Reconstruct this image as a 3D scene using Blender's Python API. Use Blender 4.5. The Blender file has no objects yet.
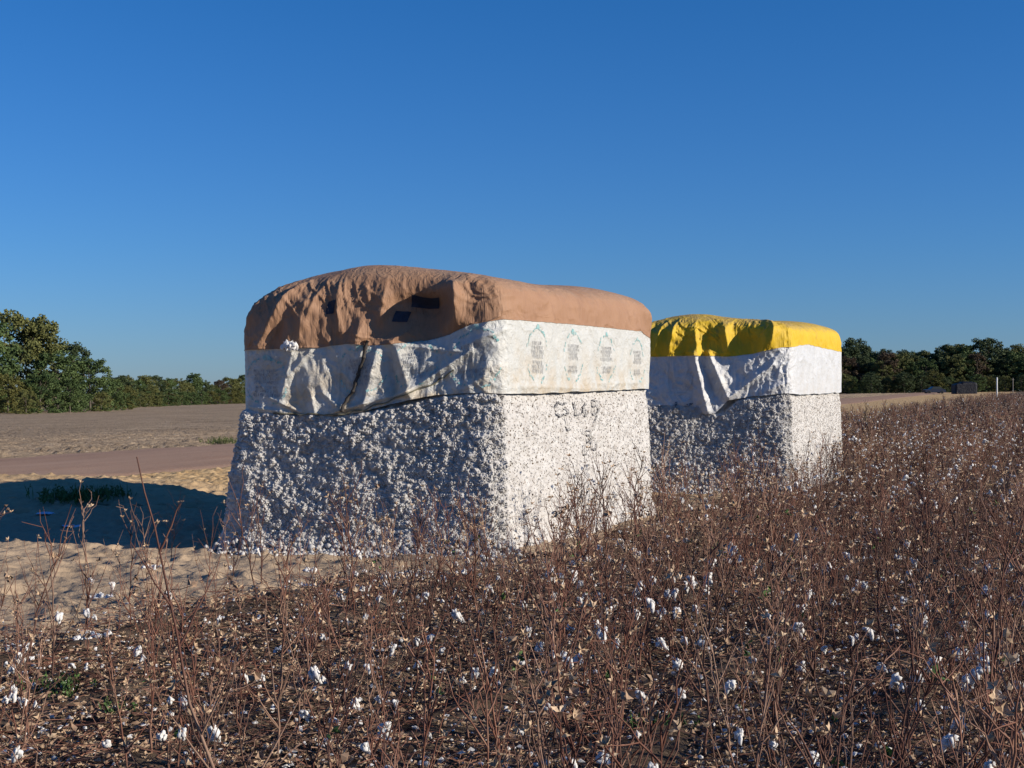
import bpy, math, random
import numpy as np
from mathutils import Vector, Matrix, Euler

random.seed(7)
RNG = np.random.default_rng(11)
SC = bpy.context.scene
COL = SC.collection
R = math.radians

# ------------------------------------------------------------------ camera / view constants
FPX, HOR, CAMZ = 1400.0, 393.0, 1.55
def at(px, py, z=0.0):
    """pixel on a level surface of height z -> (x, y)"""
    Y = FPX * (CAMZ - z) / (py - HOR)
    return ((px - 512) / FPX * Y, Y)

AX = R(21.5)                                    # direction of the cotton rows and of the modules
A2 = np.array([math.sin(AX), math.cos(AX)])     # along
N2 = np.array([math.cos(AX), -math.sin(AX)])    # to the right

SUN_DIR = Vector((math.cos(R(17)), -math.sin(R(17)), 0))
SUN_EL = R(20)

# ------------------------------------------------------------------ numpy noise
def _hash(ix, iy, iz, seed):
    h = (ix.astype(np.int64) * 374761393 + iy.astype(np.int64) * 668265263 + iz.astype(np.int64) * 2147483647 + seed * 1274126177) & 0xFFFFFFFF
    h = ((h ^ (h >> 13)) * 1274126177) & 0xFFFFFFFF
    h = ((h ^ (h >> 16)) * 2246822519) & 0xFFFFFFFF
    h = h ^ (h >> 15)
    return (h & 0xFFFFFF) / float(0xFFFFFF)

def vn(x, y, z=0.0, seed=0):
    x, y, z = np.broadcast_arrays(np.asarray(x, float), np.asarray(y, float), np.asarray(z, float))
    ix, iy, iz = np.floor(x), np.floor(y), np.floor(z)
    fx, fy, fz = x - ix, y - iy, z - iz
    q = lambda t: t * t * t * (t * (t * 6 - 15) + 10)
    fx, fy, fz = q(fx), q(fy), q(fz)
    r = 0
    for dx in (0, 1):
        for dy in (0, 1):
            for dz in (0, 1):
                w = (fx if dx else 1 - fx) * (fy if dy else 1 - fy) * (fz if dz else 1 - fz)
                r = r + w * _hash(ix + dx, iy + dy, iz + dz, seed)
    return r

def fbm(x, y, z=0.0, seed=0, oct=4, gain=0.5):
    a, s, t, f = 1.0, 0.0, 0.0, 1.0
    for k in range(oct):
        s = s + a * vn(np.asarray(x) * f, np.asarray(y) * f, np.asarray(z) * f, seed + k * 17)
        t += a; a *= gain; f *= 2.03
    return s / t

def worley(x, y, z, seed=0):
    ix, iy, iz = np.floor(x), np.floor(y), np.floor(z)
    best = np.full(np.shape(x), 9.0)
    for dx in (-1, 0, 1):
        for dy in (-1, 0, 1):
            for dz in (-1, 0, 1):
                cx, cy, cz = ix + dx, iy + dy, iz + dz
                px = cx + _hash(cx, cy, cz, seed); py = cy + _hash(cx, cy, cz, seed + 5); pz = cz + _hash(cx, cy, cz, seed + 9)
                d = (px - x) ** 2 + (py - y) ** 2 + (pz - z) ** 2
                best = np.minimum(best, d)
    return np.sqrt(best)

def sstep(a, b, x):
    t = np.clip((np.asarray(x, float) - a) / (b - a), 0, 1)
    return t * t * (3 - 2 * t)

# ------------------------------------------------------------------ mesh helpers
def mesh_np(name, V, quads=None, tris=None, mats=(), mi=None, smooth=True):
    me = bpy.data.meshes.new(name)
    V = np.asarray(V, np.float32)
    polys = []
    nq = 0 if quads is None else len(quads)
    nt = 0 if tris is None else len(tris)
    me.vertices.add(len(V)); me.vertices.foreach_set('co', V.ravel())
    loops = []
    if nq: loops.append(np.asarray(quads, np.int32).ravel())
    if nt: loops.append(np.asarray(tris, np.int32).ravel())
    loops = np.concatenate(loops)
    me.loops.add(len(loops)); me.loops.foreach_set('vertex_index', loops)
    tot = np.concatenate([np.full(nq, 4), np.full(nt, 3)]).astype(np.int32)
    st = np.concatenate([[0], np.cumsum(tot)[:-1]]).astype(np.int32)
    me.polygons.add(nq + nt)
    me.polygons.foreach_set('loop_start', st)
    me.polygons.foreach_set('loop_total', tot)
    for m in mats: me.materials.append(m)
    if mi is not None: me.polygons.foreach_set('material_index', np.asarray(mi, np.int32))
    me.polygons.foreach_set('use_smooth', np.full(nq + nt, bool(smooth)))
    me.update(calc_edges=True); me.validate()
    return me

def link(name, me, parent=None, loc=(0, 0, 0), rz=0.0):
    o = bpy.data.objects.new(name, me); COL.objects.link(o)
    o.location = loc; o.rotation_euler = (0, 0, rz)
    if parent is not None: o.parent = parent
    return o

def tag(o, label=None, cat=None, group=None, kind=None):
    if label: o['label'] = label
    if cat: o['category'] = cat
    if group: o['group'] = group
    if kind: o['kind'] = kind
    return o

def grid_quads(nr, nc, wrap=False):
    r = np.arange(nr - 1)[:, None]; ncc = nc if wrap else nc - 1
    c = np.arange(ncc)[None, :]; c2 = (c + 1) % nc
    return np.stack([r * nc + c, r * nc + c2, (r + 1) * nc + c2, (r + 1) * nc + c], -1).reshape(-1, 4)

class MB:
    """collects pieces into one mesh"""
    def __init__(s): s.V = []; s.Q = []; s.T = []; s.qm = []; s.tm = []; s.n = 0
    def add(s, V, quads=None, tris=None, m=0):
        V = np.asarray(V, float)
        if quads is not None and len(quads):
            s.Q.append(np.asarray(quads, int) + s.n); s.qm.append(np.full(len(quads), m))
        if tris is not None and len(tris):
            s.T.append(np.asarray(tris, int) + s.n); s.tm.append(np.full(len(tris), m))
        s.V.append(V); s.n += len(V)
    def tube(s, pts, rad, sides=4, m=0, cap=True):
        pts = np.asarray(pts, float); n = len(pts); rad = np.broadcast_to(np.asarray(rad, float), (n,))
        d = np.gradient(pts, axis=0); d /= np.linalg.norm(d, axis=1, keepdims=True) + 1e-9
        up = np.array([0.31, 0.95, 0.05]) if abs(d[0][2]) > 0.5 else np.array([0, 0, 1.0])
        a = np.cross(d, up); a /= np.linalg.norm(a, axis=1, keepdims=True) + 1e-9
        b = np.cross(d, a)
        th = np.arange(sides) / sides * 2 * math.pi
        V = pts[:, None] + rad[:, None, None] * (a[:, None] * np.cos(th)[None, :, None] + b[:, None] * np.sin(th)[None, :, None])
        s.add(V.reshape(-1, 3), grid_quads(n, sides, True), None, m)
    def arrays(s):
        V = np.concatenate(s.V)
        Q = np.concatenate(s.Q) if s.Q else np.zeros((0, 4), int)
        T = np.concatenate(s.T) if s.T else np.zeros((0, 3), int)
        mi = np.concatenate([*s.qm, *s.tm]) if (s.qm or s.tm) else np.zeros(0, int)
        return V, Q, T, mi
    def mesh(s, name, mats, smooth=True):
        V, Q, T, mi = s.arrays()
        return mesh_np(name, V, Q, T, mats, mi, smooth)

def ico(sub=1):
    import bmesh
    bm = bmesh.new(); bmesh.ops.create_icosphere(bm, subdivisions=sub, radius=1.0)
    V = np.array([v.co[:] for v in bm.verts]); T = np.array([[v.index for v in f.verts] for f in bm.faces]); bm.free()
    return V, T
ICO1, ICO2 = ico(1), ico(2)

# ------------------------------------------------------------------ materials
class NT:
    def __init__(s, name):
        s.m = bpy.data.materials.new(name); s.m.use_nodes = True
        s.t = s.m.node_tree; s.b = s.t.nodes['Principled BSDF']
        s.b.inputs['Specular IOR Level'].default_value = 0.25
    def n(s, typ, **kw):
        nd = s.t.nodes.new(typ)
        for k, v in kw.items():
            if k.startswith('i_'): nd.inputs[k[2:].replace('_', ' ')].default_value = v
            else: setattr(nd, k, v)
        return nd
    def l(s, a, b): s.t.links.new(a, b)
    def pos(s, kind='Position'):
        if kind == 'Position':
            return s.n('ShaderNodeNewGeometry').outputs['Position']
        return s.n('ShaderNodeTexCoord').outputs['Object']
    def noise(s, scale, vec, detail=3.0, rough=0.5, dist=0.0):
        nd = s.n('ShaderNodeTexNoise'); nd.inputs['Scale'].default_value = scale; nd.inputs['Detail'].default_value = detail
        nd.inputs['Roughness'].default_value = rough; nd.inputs['Distortion'].default_value = dist
        s.l(vec, nd.inputs['Vector']); return nd.outputs['Fac']
    def ramp(s, fac, stops):
        r = s.n('ShaderNodeValToRGB'); e = r.color_ramp.elements
        while len(e) < len(stops): e.new(0.5)
        for k, (p, c) in enumerate(stops):
            e[k].position = p; e[k].color = (*c, 1) if len(c) == 3 else c
        s.l(fac, r.inputs['Fac']); return r.outputs['Color']
    def mix(s, fac, a, b, mode='MIX'):
        m = s.n('ShaderNodeMix', data_type='RGBA', blend_type=mode)
        for sock, v in ((m.inputs[0], fac), (m.inputs[6], a), (m.inputs[7], b)):
            if isinstance(v, (int, float)): sock.default_value = v
            elif isinstance(v, tuple): sock.default_value = (*v, 1)
            else: s.l(v, sock)
        return m.outputs[2]
    def bump(s, h, strength=0.5, dist=0.01, prev=None):
        b = s.n('ShaderNodeBump'); b.inputs['Strength'].default_value = strength; b.inputs['Distance'].default_value = dist
        s.l(h, b.inputs['Height'])
        if prev is not None: s.l(prev, b.inputs['Normal'])
        return b.outputs['Normal']
    def out(s, col, rough=0.9, normal=None, spec=None):
        if isinstance(col, tuple): s.b.inputs['Base Color'].default_value = (*col, 1)
        else: s.l(col, s.b.inputs['Base Color'])
        s.b.inputs['Roughness'].default_value = rough
        if normal is not None: s.l(normal, s.b.inputs['Normal'])
        if spec is not None: s.b.inputs['Specular IOR Level'].default_value = spec
        return s.m

def simple(name, c1, c2, scale=8.0, rough=0.85, bump=None, obj=False, spec=None):
    t = NT(name); v = t.pos('o' if obj else 'Position'); f = t.noise(scale, v, 4.0, 0.6)
    col = t.ramp(f, [(0.3, c1), (0.7, c2)])
    nm = t.bump(t.noise(bump[0], v, 4.0, 0.6), bump[1], bump[2]) if bump else None
    return t.out(col, rough, nm, spec)

M = {}
def build_materials():
    # seed cotton: white with dark bits of leaf and stick
    def cotton(name, trash):
        t = NT(name); v = t.pos('o')
        base = t.ramp(t.noise(9.0, v, 4.0, 0.6), [(0.3, (0.42, 0.40, 0.38)), (0.65, (0.53, 0.52, 0.505))])
        sp = t.noise(75.0, v, 3.0, 0.65)
        m1 = t.ramp(sp, [(0.63 - 0.015 * trash, (0, 0, 0)), (0.74 - 0.015 * trash, (.7, .7, .7))])
        c = t.mix(m1, base, (0.13, 0.085, 0.06))
        sp2 = t.noise(17.0, v, 3.0, 0.6)
        m2 = t.ramp(sp2, [(0.67, (0, 0, 0)), (0.72, (0.8, 0.8, 0.8))])
        c = t.mix(m2, c, (0.20, 0.13, 0.085))
        nm = t.bump(t.noise(60.0, v, 4.0, 0.7), 0.7, 0.012)
        return t.out(c, 1.0, nm, 0.05)
    M['cotton'] = cotton('seed_cotton', 1.0)
    M['cotton_loose'] = cotton('seed_cotton_loose', 0.2)
    t = NT('cotton_lint'); v = t.pos('o')
    M['lint'] = t.out(t.ramp(t.noise(30, v), [(0.3, (0.55, 0.535, 0.51)), (0.7, (0.70, 0.69, 0.68))]), 1.0, t.bump(t.noise(120, v, 4, .7), .6, .004), 0.05)
    M['trash'] = simple('leaf_trash', (0.06, 0.042, 0.03), (0.20, 0.14, 0.09), 30, .9)
    # tarps
    def cap(name, a, b, stain, rough=0.75, dust=None):
        t = NT(name); v = t.pos('o')
        c = t.ramp(t.noise(1.6, v, 5.0, 0.6), [(0.3, a), (0.7, b)])
        c = t.mix(t.ramp(t.noise(5.0, v, 6.0, 0.7), [(0.55, (0, 0, 0)), (0.72, (.5, .5, .5))]), c, stain)
        if dust:                                                   # dust lies on the parts that face up
            sz = t.n('ShaderNodeSeparateXYZ'); t.l(t.n('ShaderNodeNewGeometry').outputs['Normal'], sz.inputs[0])
            up = t.n('ShaderNodeMapRange'); up.inputs[1].default_value = .45; up.inputs[2].default_value = .95; t.l(sz.outputs['Z'], up.inputs[0])
            mu = t.n('ShaderNodeMath', operation='MULTIPLY'); t.l(up.outputs[0], mu.inputs[0]); t.l(t.ramp(t.noise(3.0, v, 6.0, .7), [(.35, (.15, .15, .15)), (.65, (.9, .9, .9))]), mu.inputs[1])
            c = t.mix(mu.outputs[0], c, dust)
        mp = t.n('ShaderNodeMapping'); mp.inputs['Scale'].default_value = (1, 1, .22); t.l(v, mp.inputs['Vector'])
        n1 = t.bump(t.noise(15.0, mp.outputs[0], 4.0, 0.55, 1.2), 0.55, 0.035)
        n2 = t.bump(t.noise(140.0, v, 2.0, 0.5), 0.25, 0.003, n1)
        return t.out(c, rough, n2, 0.25)
    M['cap_brown'] = cap('brown_tarpaulin', (0.27, 0.15, 0.088), (0.33, 0.19, 0.114), (0.19, 0.105, 0.063), .62, (.34, .23, .155))
    M['cap_yellow'] = cap('yellow_tarpaulin', (0.52, 0.335, 0.016), (0.60, 0.40, 0.022), (0.34, 0.23, 0.07), 0.6, (.36, .27, .13))
    M['cap_navy'] = cap('navy_tarpaulin', (0.003, 0.0045, 0.012), (0.005, 0.007, 0.017), (0.005, 0.005, 0.008), 0.6)
    def skirt(name, tint, stain_amt):
        t = NT(name); v = t.pos('o')
        c = t.ramp(t.noise(2.5, v, 5.0, 0.6), [(0.3, tuple(x * .9 for x in tint)), (0.7, tint)])
        sep = t.n('ShaderNodeSeparateXYZ'); t.l(v, sep.inputs[0])
        low = t.n('ShaderNodeMapRange'); low.inputs[1].default_value = 2.15; low.inputs[2].default_value = 1.45; t.l(sep.outputs['Z'], low.inputs[0])
        mul = t.n('ShaderNodeMath', operation='MULTIPLY'); t.l(low.outputs[0], mul.inputs[0])
        t.l(t.ramp(t.noise(3.5, v, 6.0, 0.65), [(0.42, (0, 0, 0)), (0.62, (stain_amt,) * 3)]), mul.inputs[1])
        c = t.mix(mul.outputs[0], c, (0.45, 0.35, 0.22))
        n1 = t.bump(t.noise(12.0, v, 6.0, 0.62, 1.8), 0.75, 0.03)
        return t.out(c, 0.42, n1, 0.5)
    M['skirt'] = skirt('white_woven_plastic', (0.53, 0.535, 0.51), 0.85)
    M['skirt_clean'] = skirt('white_woven_plastic_clean', (0.57, 0.58, 0.59), 0.25)
    M['print_green'] = simple('teal_print', (0.09, 0.32, 0.34), (0.46, 0.53, 0.505), 24, .6, obj=True)
    M['print_black'] = simple('grey_print', (0.20, 0.20, 0.205), (0.52, 0.52, 0.50), 28, .6, obj=True)
    M['patch'] = simple('navy_patch', (0.02, 0.024, 0.04), (0.035, 0.04, 0.06), 20, .7, (60, .3, .004), True)
    M['strap'] = simple('dark_strap', (0.03, 0.026, 0.024), (0.07, 0.06, 0.05), 30, .8, (80, .4, .004), True)
    M['fold_shadow'] = simple('olive_fold_shadow', (0.10, 0.095, 0.06), (0.22, 0.2, 0.14), 40, .8, (90, .5, .004), True)  # dark olive painted for the shadow below the skirt's lower fold
    t = NT('black_spray_paint'); v = t.pos('o')
    M['paint'] = t.out(t.ramp(t.noise(45, v, 3, .6), [(.42, (.07, .07, .075)), (.60, (.38, .37, .36))]), 0.9)
    # ground
    t = NT('sandy_soil'); v = t.pos()
    c = t.ramp(t.noise(0.45, v, 6.0, 0.6), [(0.3, (0.33, 0.245, 0.165)), (0.7, (0.43, 0.33, 0.23))])
    sepx = t.n('ShaderNodeSeparateXYZ'); t.l(v, sepx.inputs[0])
    far = t.n('ShaderNodeMapRange'); far.inputs[1].default_value = 16.0; far.inputs[2].default_value = 24.0; t.l(sepx.outputs['Y'], far.inputs[0])
    gold = t.ramp(t.noise(3.0, v, 6.0, 0.7), [(0.35, (0.40, 0.255, 0.12)), (0.6, (0.55, 0.39, 0.21))])
    c = t.mix(far.outputs[0], c, gold)
    c = t.mix(t.ramp(t.noise(14.0, v, 5.0, 0.7), [(0.56, (0, 0, 0)), (0.7, (.55, .55, .55))]), c, (0.25, 0.175, 0.11))
    n1 = t.bump(t.noise(7.0, v, 6.0, 0.65), 0.6, 0.05)
    n2 = t.bump(t.noise(90.0, v, 3.0, 0.6), 0.4, 0.006, n1)
    M['sand'] = t.out(c, 1.0, n2, 0.05)
    t = NT('red_gravel'); v = t.pos()
    mpr = t.n('ShaderNodeMapping'); mpr.inputs['Rotation'].default_value = (0, 0, R(20)); t.l(v, mpr.inputs['Vector'])
    mps = t.n('ShaderNodeMapping'); mps.inputs['Scale'].default_value = (1.0, .06, 1); t.l(mpr.outputs[0], mps.inputs['Vector'])
    c = t.ramp(t.noise(1.1, mps.outputs[0], 6.0, 0.65), [(0.3, (0.29, 0.18, 0.125)), (0.7, (0.37, 0.245, 0.175))])
    c = t.mix(t.ramp(t.noise(28.0, v, 3.0, 0.6), [(0.5, (0, 0, 0)), (0.7, (.5, .5, .5))]), c, (0.42, 0.33, 0.25))
    M['road'] = t.out(c, 1.0, t.bump(t.noise(30.0, v, 4.0, 0.7), 0.5, 0.02), 0.05)
    t = NT('tilled_soil'); v = t.pos()
    mp = t.n('ShaderNodeMapping'); mp.inputs['Rotation'].default_value = (0, 0, AX); t.l(v, mp.inputs['Vector'])
    mp2 = t.n('ShaderNodeMapping'); mp2.inputs['Scale'].default_value = (1.0, 0.12, 1.0); t.l(mp.outputs[0], mp2.inputs['Vector'])
    c = t.ramp(t.noise(0.9, mp2.outputs[0], 6.0, 0.65), [(0.32, (0.25, 0.185, 0.125)), (0.5, (0.33, 0.25, 0.17)), (0.7, (0.43, 0.33, 0.23))])
    c = t.mix(t.ramp(t.noise(4.2, v, 6.0, 0.78), [(0.50, (0, 0, 0)), (0.62, (.8, .8, .8))]), c, (0.15, 0.108, 0.075))
    c = t.mix(t.ramp(t.noise(11.0, v, 2.0, 0.5), [(0.66, (0, 0, 0)), (0.74, (.8, .8, .8))]), c, (0.56, 0.47, 0.36))
    M['tilled'] = t.out(c, 1.0, t.bump(t.noise(5.0, v, 6.0, 0.7), 1.0, 0.15), 0.05)
    t = NT('litter_soil'); v = t.pos()
    c = t.ramp(t.noise(3.5, v, 6.0, 0.7), [(0.3, (0.07, 0.05, 0.035)), (0.52, (0.14, 0.10, 0.07)), (0.72, (0.34, 0.255, 0.175))])
    c = t.mix(t.ramp(t.noise(45.0, v, 3.0, 0.6), [(0.6, (0, 0, 0)), (0.7, (.7, .7, .7))]), c, (0.36, 0.26, 0.18))
    M['litter_soil'] = t.out(c, 1.0, t.bump(t.noise(16.0, v, 6.0, 0.75), 1.0, 0.05), 0.05)
    # plants
    t = NT('cotton_stalk_bark'); v = t.pos()
    c = t.ramp(t.noise(5.0, v, 4.0, 0.6), [(0.3, (0.10, 0.038, 0.027)), (0.5, (0.18, 0.082, 0.056)), (0.72, (0.38, 0.235, 0.165))])
    c = t.mix(t.ramp(t.noise(1.7, v, 1.0, 0.5), [(0.48, (0, 0, 0)), (0.66, (.6, .6, .6))]), c, (0.31, 0.215, 0.155))
    c = t.mix(t.ramp(t.noise(1.1, v, 1.0, 0.5), [(0.40, (.7, .7, .7)), (0.54, (0, 0, 0))]), c, (0.055, 0.026, 0.022))
    M['stalk'] = t.out(c, 0.75, t.bump(t.noise(150, v), .3, .003), 0.2)
    M['bur'] = simple('dry_bur', (0.28, 0.175, 0.10), (0.60, 0.46, 0.32), 7.0, 0.8)
    M['dry_leaf'] = simple('dry_leaf', (0.13, 0.08, 0.055), (0.40, 0.28, 0.19), 5.0, 0.8)
    M['green_leaf'] = simple('green_leaf', (0.045, 0.09, 0.025), (0.10, 0.17, 0.05), 9.0, 0.6)
    M['grass'] = simple('grass_blade', (0.05, 0.085, 0.025), (0.16, 0.17, 0.06), 5.0, 0.7)
    M['bark'] = simple('tree_bark', (0.06, 0.05, 0.04), (0.13, 0.11, 0.09), 4.0, 0.9, (12, .6, .05))
    for k, (a, b) in dict(olive=((0.055, 0.07, 0.022), (0.16, 0.16, 0.05)), green=((0.036, 0.066, 0.022), (0.105, 0.145, 0.045)),
                          dark=((0.028, 0.046, 0.02), (0.075, 0.10, 0.038)), yellow=((0.05, 0.06, 0.015), (0.15, 0.14, 0.04)),
                          rust=((0.05, 0.035, 0.02), (0.11, 0.075, 0.045))).items():
        M['leaf_' + k] = simple('foliage_' + k, a, b, 0.5, 0.75)
    M['shade_blue_plastic'] = simple('shade_blue_plastic', (0.30, 0.42, 0.60), (0.50, 0.62, 0.76), 12, .4, obj=True, spec=.5)  # white plastic, with the blue of the shade put into its colour
    M['white_paint'] = simple('white_paint', (0.62, 0.62, 0.6), (0.75, 0.75, 0.73), 5, .6, obj=True)
    M['grey_wood'] = simple('grey_wood', (0.2, 0.18, 0.15), (0.32, 0.29, 0.25), 8, .85, obj=True)
    M['car_paint'] = simple('dark_car_paint', (0.012, 0.016, 0.035), (0.016, 0.02, 0.04), 5, .3, obj=True, spec=.5)
    M['car_glass'] = simple('car_glass', (0.02, 0.025, 0.03), (0.03, 0.035, 0.04), 5, .1, obj=True, spec=.6)
    M['rubber'] = simple('rubber', (0.015, 0.015, 0.015), (0.03, 0.03, 0.03), 20, .8, obj=True)
build_materials()

# ------------------------------------------------------------------ terrain
_px = np.array([-900, 0, 240, 512, 850, 1024, 1900.])
_pD = np.array([115, 125, 290, 320, 330, 330, 330.])
_py = np.array([414, 412, 403, 398, 393.4, 391.2, 390.])
_pz = CAMZ - (_py - HOR) * _pD / FPX
def far_px(x, y): return 512 + FPX * np.asarray(x) / np.maximum(np.asarray(y), 1.0)
def tree_dist(px): return np.interp(px, _px, _pD)
def H(x, y):
    """the lie of the land, without its small roughness"""
    x = np.asarray(x, float); y = np.asarray(y, float)
    px = far_px(x, y)
    D = np.interp(px, _px, _pD); zf = np.interp(px, _px, _pz)
    t = np.clip((y - 28) / (D - 28), 0, 1.15)
    h = zf * t
    h = h + 0.05 * (fbm(x * .11, y * .11, 0, 3, 2) - .5) * sstep(60, 20, np.abs(y - 14))
    h = h + 0.30 * sstep(-2.9, -6.2, x) * sstep(15.0, 20.3, y) * sstep(23.5, 21.2, y)
    return h

def field_u(x, y):          # metres to the right of the field's left edge
    return (np.asarray(x) - 0.42) * N2[0] + (np.asarray(y) - 13.4) * N2[1]
def field_v(x, y):
    return (np.asarray(x) - 0.42) * A2[0] + (np.asarray(y) - 13.4) * A2[1]
_fx = np.array([-9, -6, -3.2, -2.4, -1.2, -0.1, 0.5, 3.])
_fy = np.array([6.4, 7.6, 8.7, 9.9, 11.3, 12.3, 13.0, 16.])
def in_field(x, y, grow=0.0):
    """>0 inside the cotton field"""
    x = np.asarray(x, float); y = np.asarray(y, float)
    front = np.interp(x, _fx, _fy) - y
    return np.maximum(front, field_u(x, y) + 4.6 * sstep(11, 34, field_v(x, y))) + grow
# the gravel road runs beside the modules
ROAD_P = np.array([-5.77, 29.7])
RD = np.array([math.sin(R(20)), math.cos(R(20))]); RN = np.array([-RD[1], RD[0]])
def road_uv(x, y):
    dx = np.asarray(x) - ROAD_P[0]; dy = np.asarray(y) - ROAD_P[1]
    return dx * RN[0] + dy * RN[1], dx * RD[0] + dy * RD[1]
def road_near(v): return 0.10 * np.minimum(np.asarray(v, float) + 1.0, 0) ** 2 * 0.35
ROAD_W = 7.0

def axis(lo, hi, d_lo, d_hi, step, grow=1.13, big=60.0):
    a = list(np.arange(d_lo, d_hi + 1e-6, step))
    s, x = step, d_hi
    while x < hi:
        s = min(s * grow, big if x < 900 else 400); x += s; a.append(x)
    s, x = step, d_lo
    while x > lo:
        s = min(s * grow, big if x > -900 else 400); x -= s; a.insert(0, x)
    return np.array(a)

def ground_detail(X, Y):
    near = sstep(50, 22, Y) * sstep(30, 12, np.abs(X)) * sstep(0, 4, Y)
    d = 0.075 * (fbm(X * .8, Y * .8, 0, 21, 3) - .5) + 0.07 * (fbm(X * 2.6 + .5 * Y, Y * 2.2, 0, 22, 3) - .5)
    hol = worley(X * 2.3, Y * 2.3, np.full_like(X, .5), 33)            # foot and tyre prints
    d = d - 0.045 * sstep(.36, .12, hol) + 0.02 * sstep(.55, .35, hol) * sstep(.2, .36, hol)
    d = d + 0.05 * (fbm(X * 7, Y * 7, 0, 23, 4, .6) - .5)
    cl = worley(X * 5.5, Y * 4.5, np.full_like(X, .5), 37)
    d = d + 0.045 * np.sqrt(sstep(.36, .0, cl)) * sstep(.38, .58, fbm(X * 1.1, Y * 1.1, 0, 38, 3))
    c2 = worley(X * 11, Y * 9, np.full_like(X, .5), 47)
    d = d + 0.022 * np.sqrt(sstep(.34, .0, c2)) * sstep(.40, .60, fbm(X * 1.7, Y * 1.7, 0, 48, 3))
    return d, near
def GZ(x, y):
    d, n = ground_detail(np.array([float(x)]), np.array([float(y)])); return float(H(x, y)) + float((d * n)[0])

def build_ground():
    xs = axis(-3200, 3200, -8.5, 1.5, 0.033); ys = np.concatenate([axis(-400, 18, 6.0, 17.98, 0.036), axis(18.02, 4200, 18.02, 27, 0.055)])
    X, Y = np.meshgrid(xs, ys)
    h = H(X, Y)
    d, near = ground_detail(X, Y)
    h = h + d * near
    fi = in_field(X, Y)
    h = h - 0.10 * sstep(0.05, 0.5, fi)
    u, v = road_uv(X, Y)
    h = h - 0.05 * sstep(-.2, .6, u - road_near(v))
    me = mesh_np('ground', np.stack([X, Y, h], -1).reshape(-1, 3), grid_quads(*X.shape), None, [M['sand']])
    tag(link('ground', me), kind='structure')

def strip_sheet(name, u0, u1, us, vs, mat, lift, rough=None):
    U, V = np.meshgrid(us, vs)
    lo = u0(V) if callable(u0) else u0
    UU = lo + U
    X = ROAD_P[0] + RN[0] * UU + RD[0] * V; Y = ROAD_P[1] + RN[1] * UU + RD[1] * V
    Z = H(X, Y) + lift
    if rough is not None: Z = Z + rough(X, Y, U)
    me = mesh_np(name, np.stack([X, Y, Z], -1).reshape(-1, 3), grid_quads(*X.shape)[:, ::-1], None, [mat])
    tag(link(name, me), kind='structure')

def build_road_and_field():
    vs = axis(-60, 420, -14, 30, 0.3, 1.08, 6)
    us = np.linspace(0, ROAD_W, 40)
    strip_sheet('gravel_road', lambda v: road_near(v) + 0.8 * (fbm(v * .8, 0, 0, 61, 5, .65) - .5), None, us, vs, M['road'], 0.02,
                lambda X, Y, U: 0.05 * np.sin(np.clip(U / ROAD_W, 0, 1) * math.pi) + 0.03 * (fbm(X, Y, 0, 5, 3) - .5) - 0.06 * sstep(.3, 0, U) - .0)
    us = axis(0, 700, 0, 9, 0.09, 1.10, 12)
    vs = axis(-220, 420, -6, 26, 0.12, 1.06, 9)
    def rough(X, Y, U):
        near = sstep(60, 8, U)
        c = worley(X * 3.1, Y * 3.1, np.full_like(X, .3), 71)
        clod = (0.07 * sstep(.5, .1, c) * sstep(4.5, .6, U) + 0.03 * sstep(.55, .1, c)) * (fbm(X * 1.3, Y * 1.3, 0, 72, 2) > .46)
        ridge = 0.035 * np.sin(U * 2 * math.pi / 0.96)
        return near * sstep(0, .6, U) * (clod + ridge + 0.08 * (fbm(X * 2.2, Y * 2.2, 0, 73, 3) - .5)) + 0.05 * sstep(0, .5, U) - 0.04
    strip_sheet('tilled_field', lambda v: road_near(v) + ROAD_W - .1 + 0.3 * (fbm(v * .6, 3, 0, 62, 3) - .5), None, us, vs, M['tilled'], 0.0, rough)

def build_field_soil():
    us = axis(-13, 160, -11, 9, 0.06, 1.09, 4); vs = axis(-13, 330, -11, 9, 0.06, 1.09, 6)
    U, V = np.meshgrid(us, vs)
    X = 0.42 + N2[0] * U + A2[0] * V; Y = 13.4 + N2[1] * U + A2[1] * V
    Z = H(X, Y) - 0.005
    near = sstep(35, 16, Y)
    Z = Z + near * (0.07 * (fbm(X * 1.7, Y * 1.7, 0, 41, 3) - .5) + 0.05 * (fbm(X * 7, Y * 7, 0, 42, 3) - .5)) + 0.05 * np.cos(U * 2 * math.pi / 0.96) * sstep(60, 20, Y)
    inside = in_field(X, Y) + 2.2 * (fbm(X * 1.7, Y * 1.7, 0, 44, 5, .65) - .5)
    Z = Z - 0.12 * sstep(.15, -.1, inside)
    Q = grid_quads(*U.shape)
    keep = (inside.ravel()[Q] > -.12).all(1) & (Y.ravel()[Q] > .5).all(1)
    Q = Q[keep]; used, inv = np.unique(Q, return_inverse=True)
    P = np.stack([X, Y, Z], -1).reshape(-1, 3)[used]
    tag(link('field_soil', mesh_np('field_soil', P, inv.reshape(-1, 4), None, [M['litter_soil']])), kind='structure')

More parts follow.
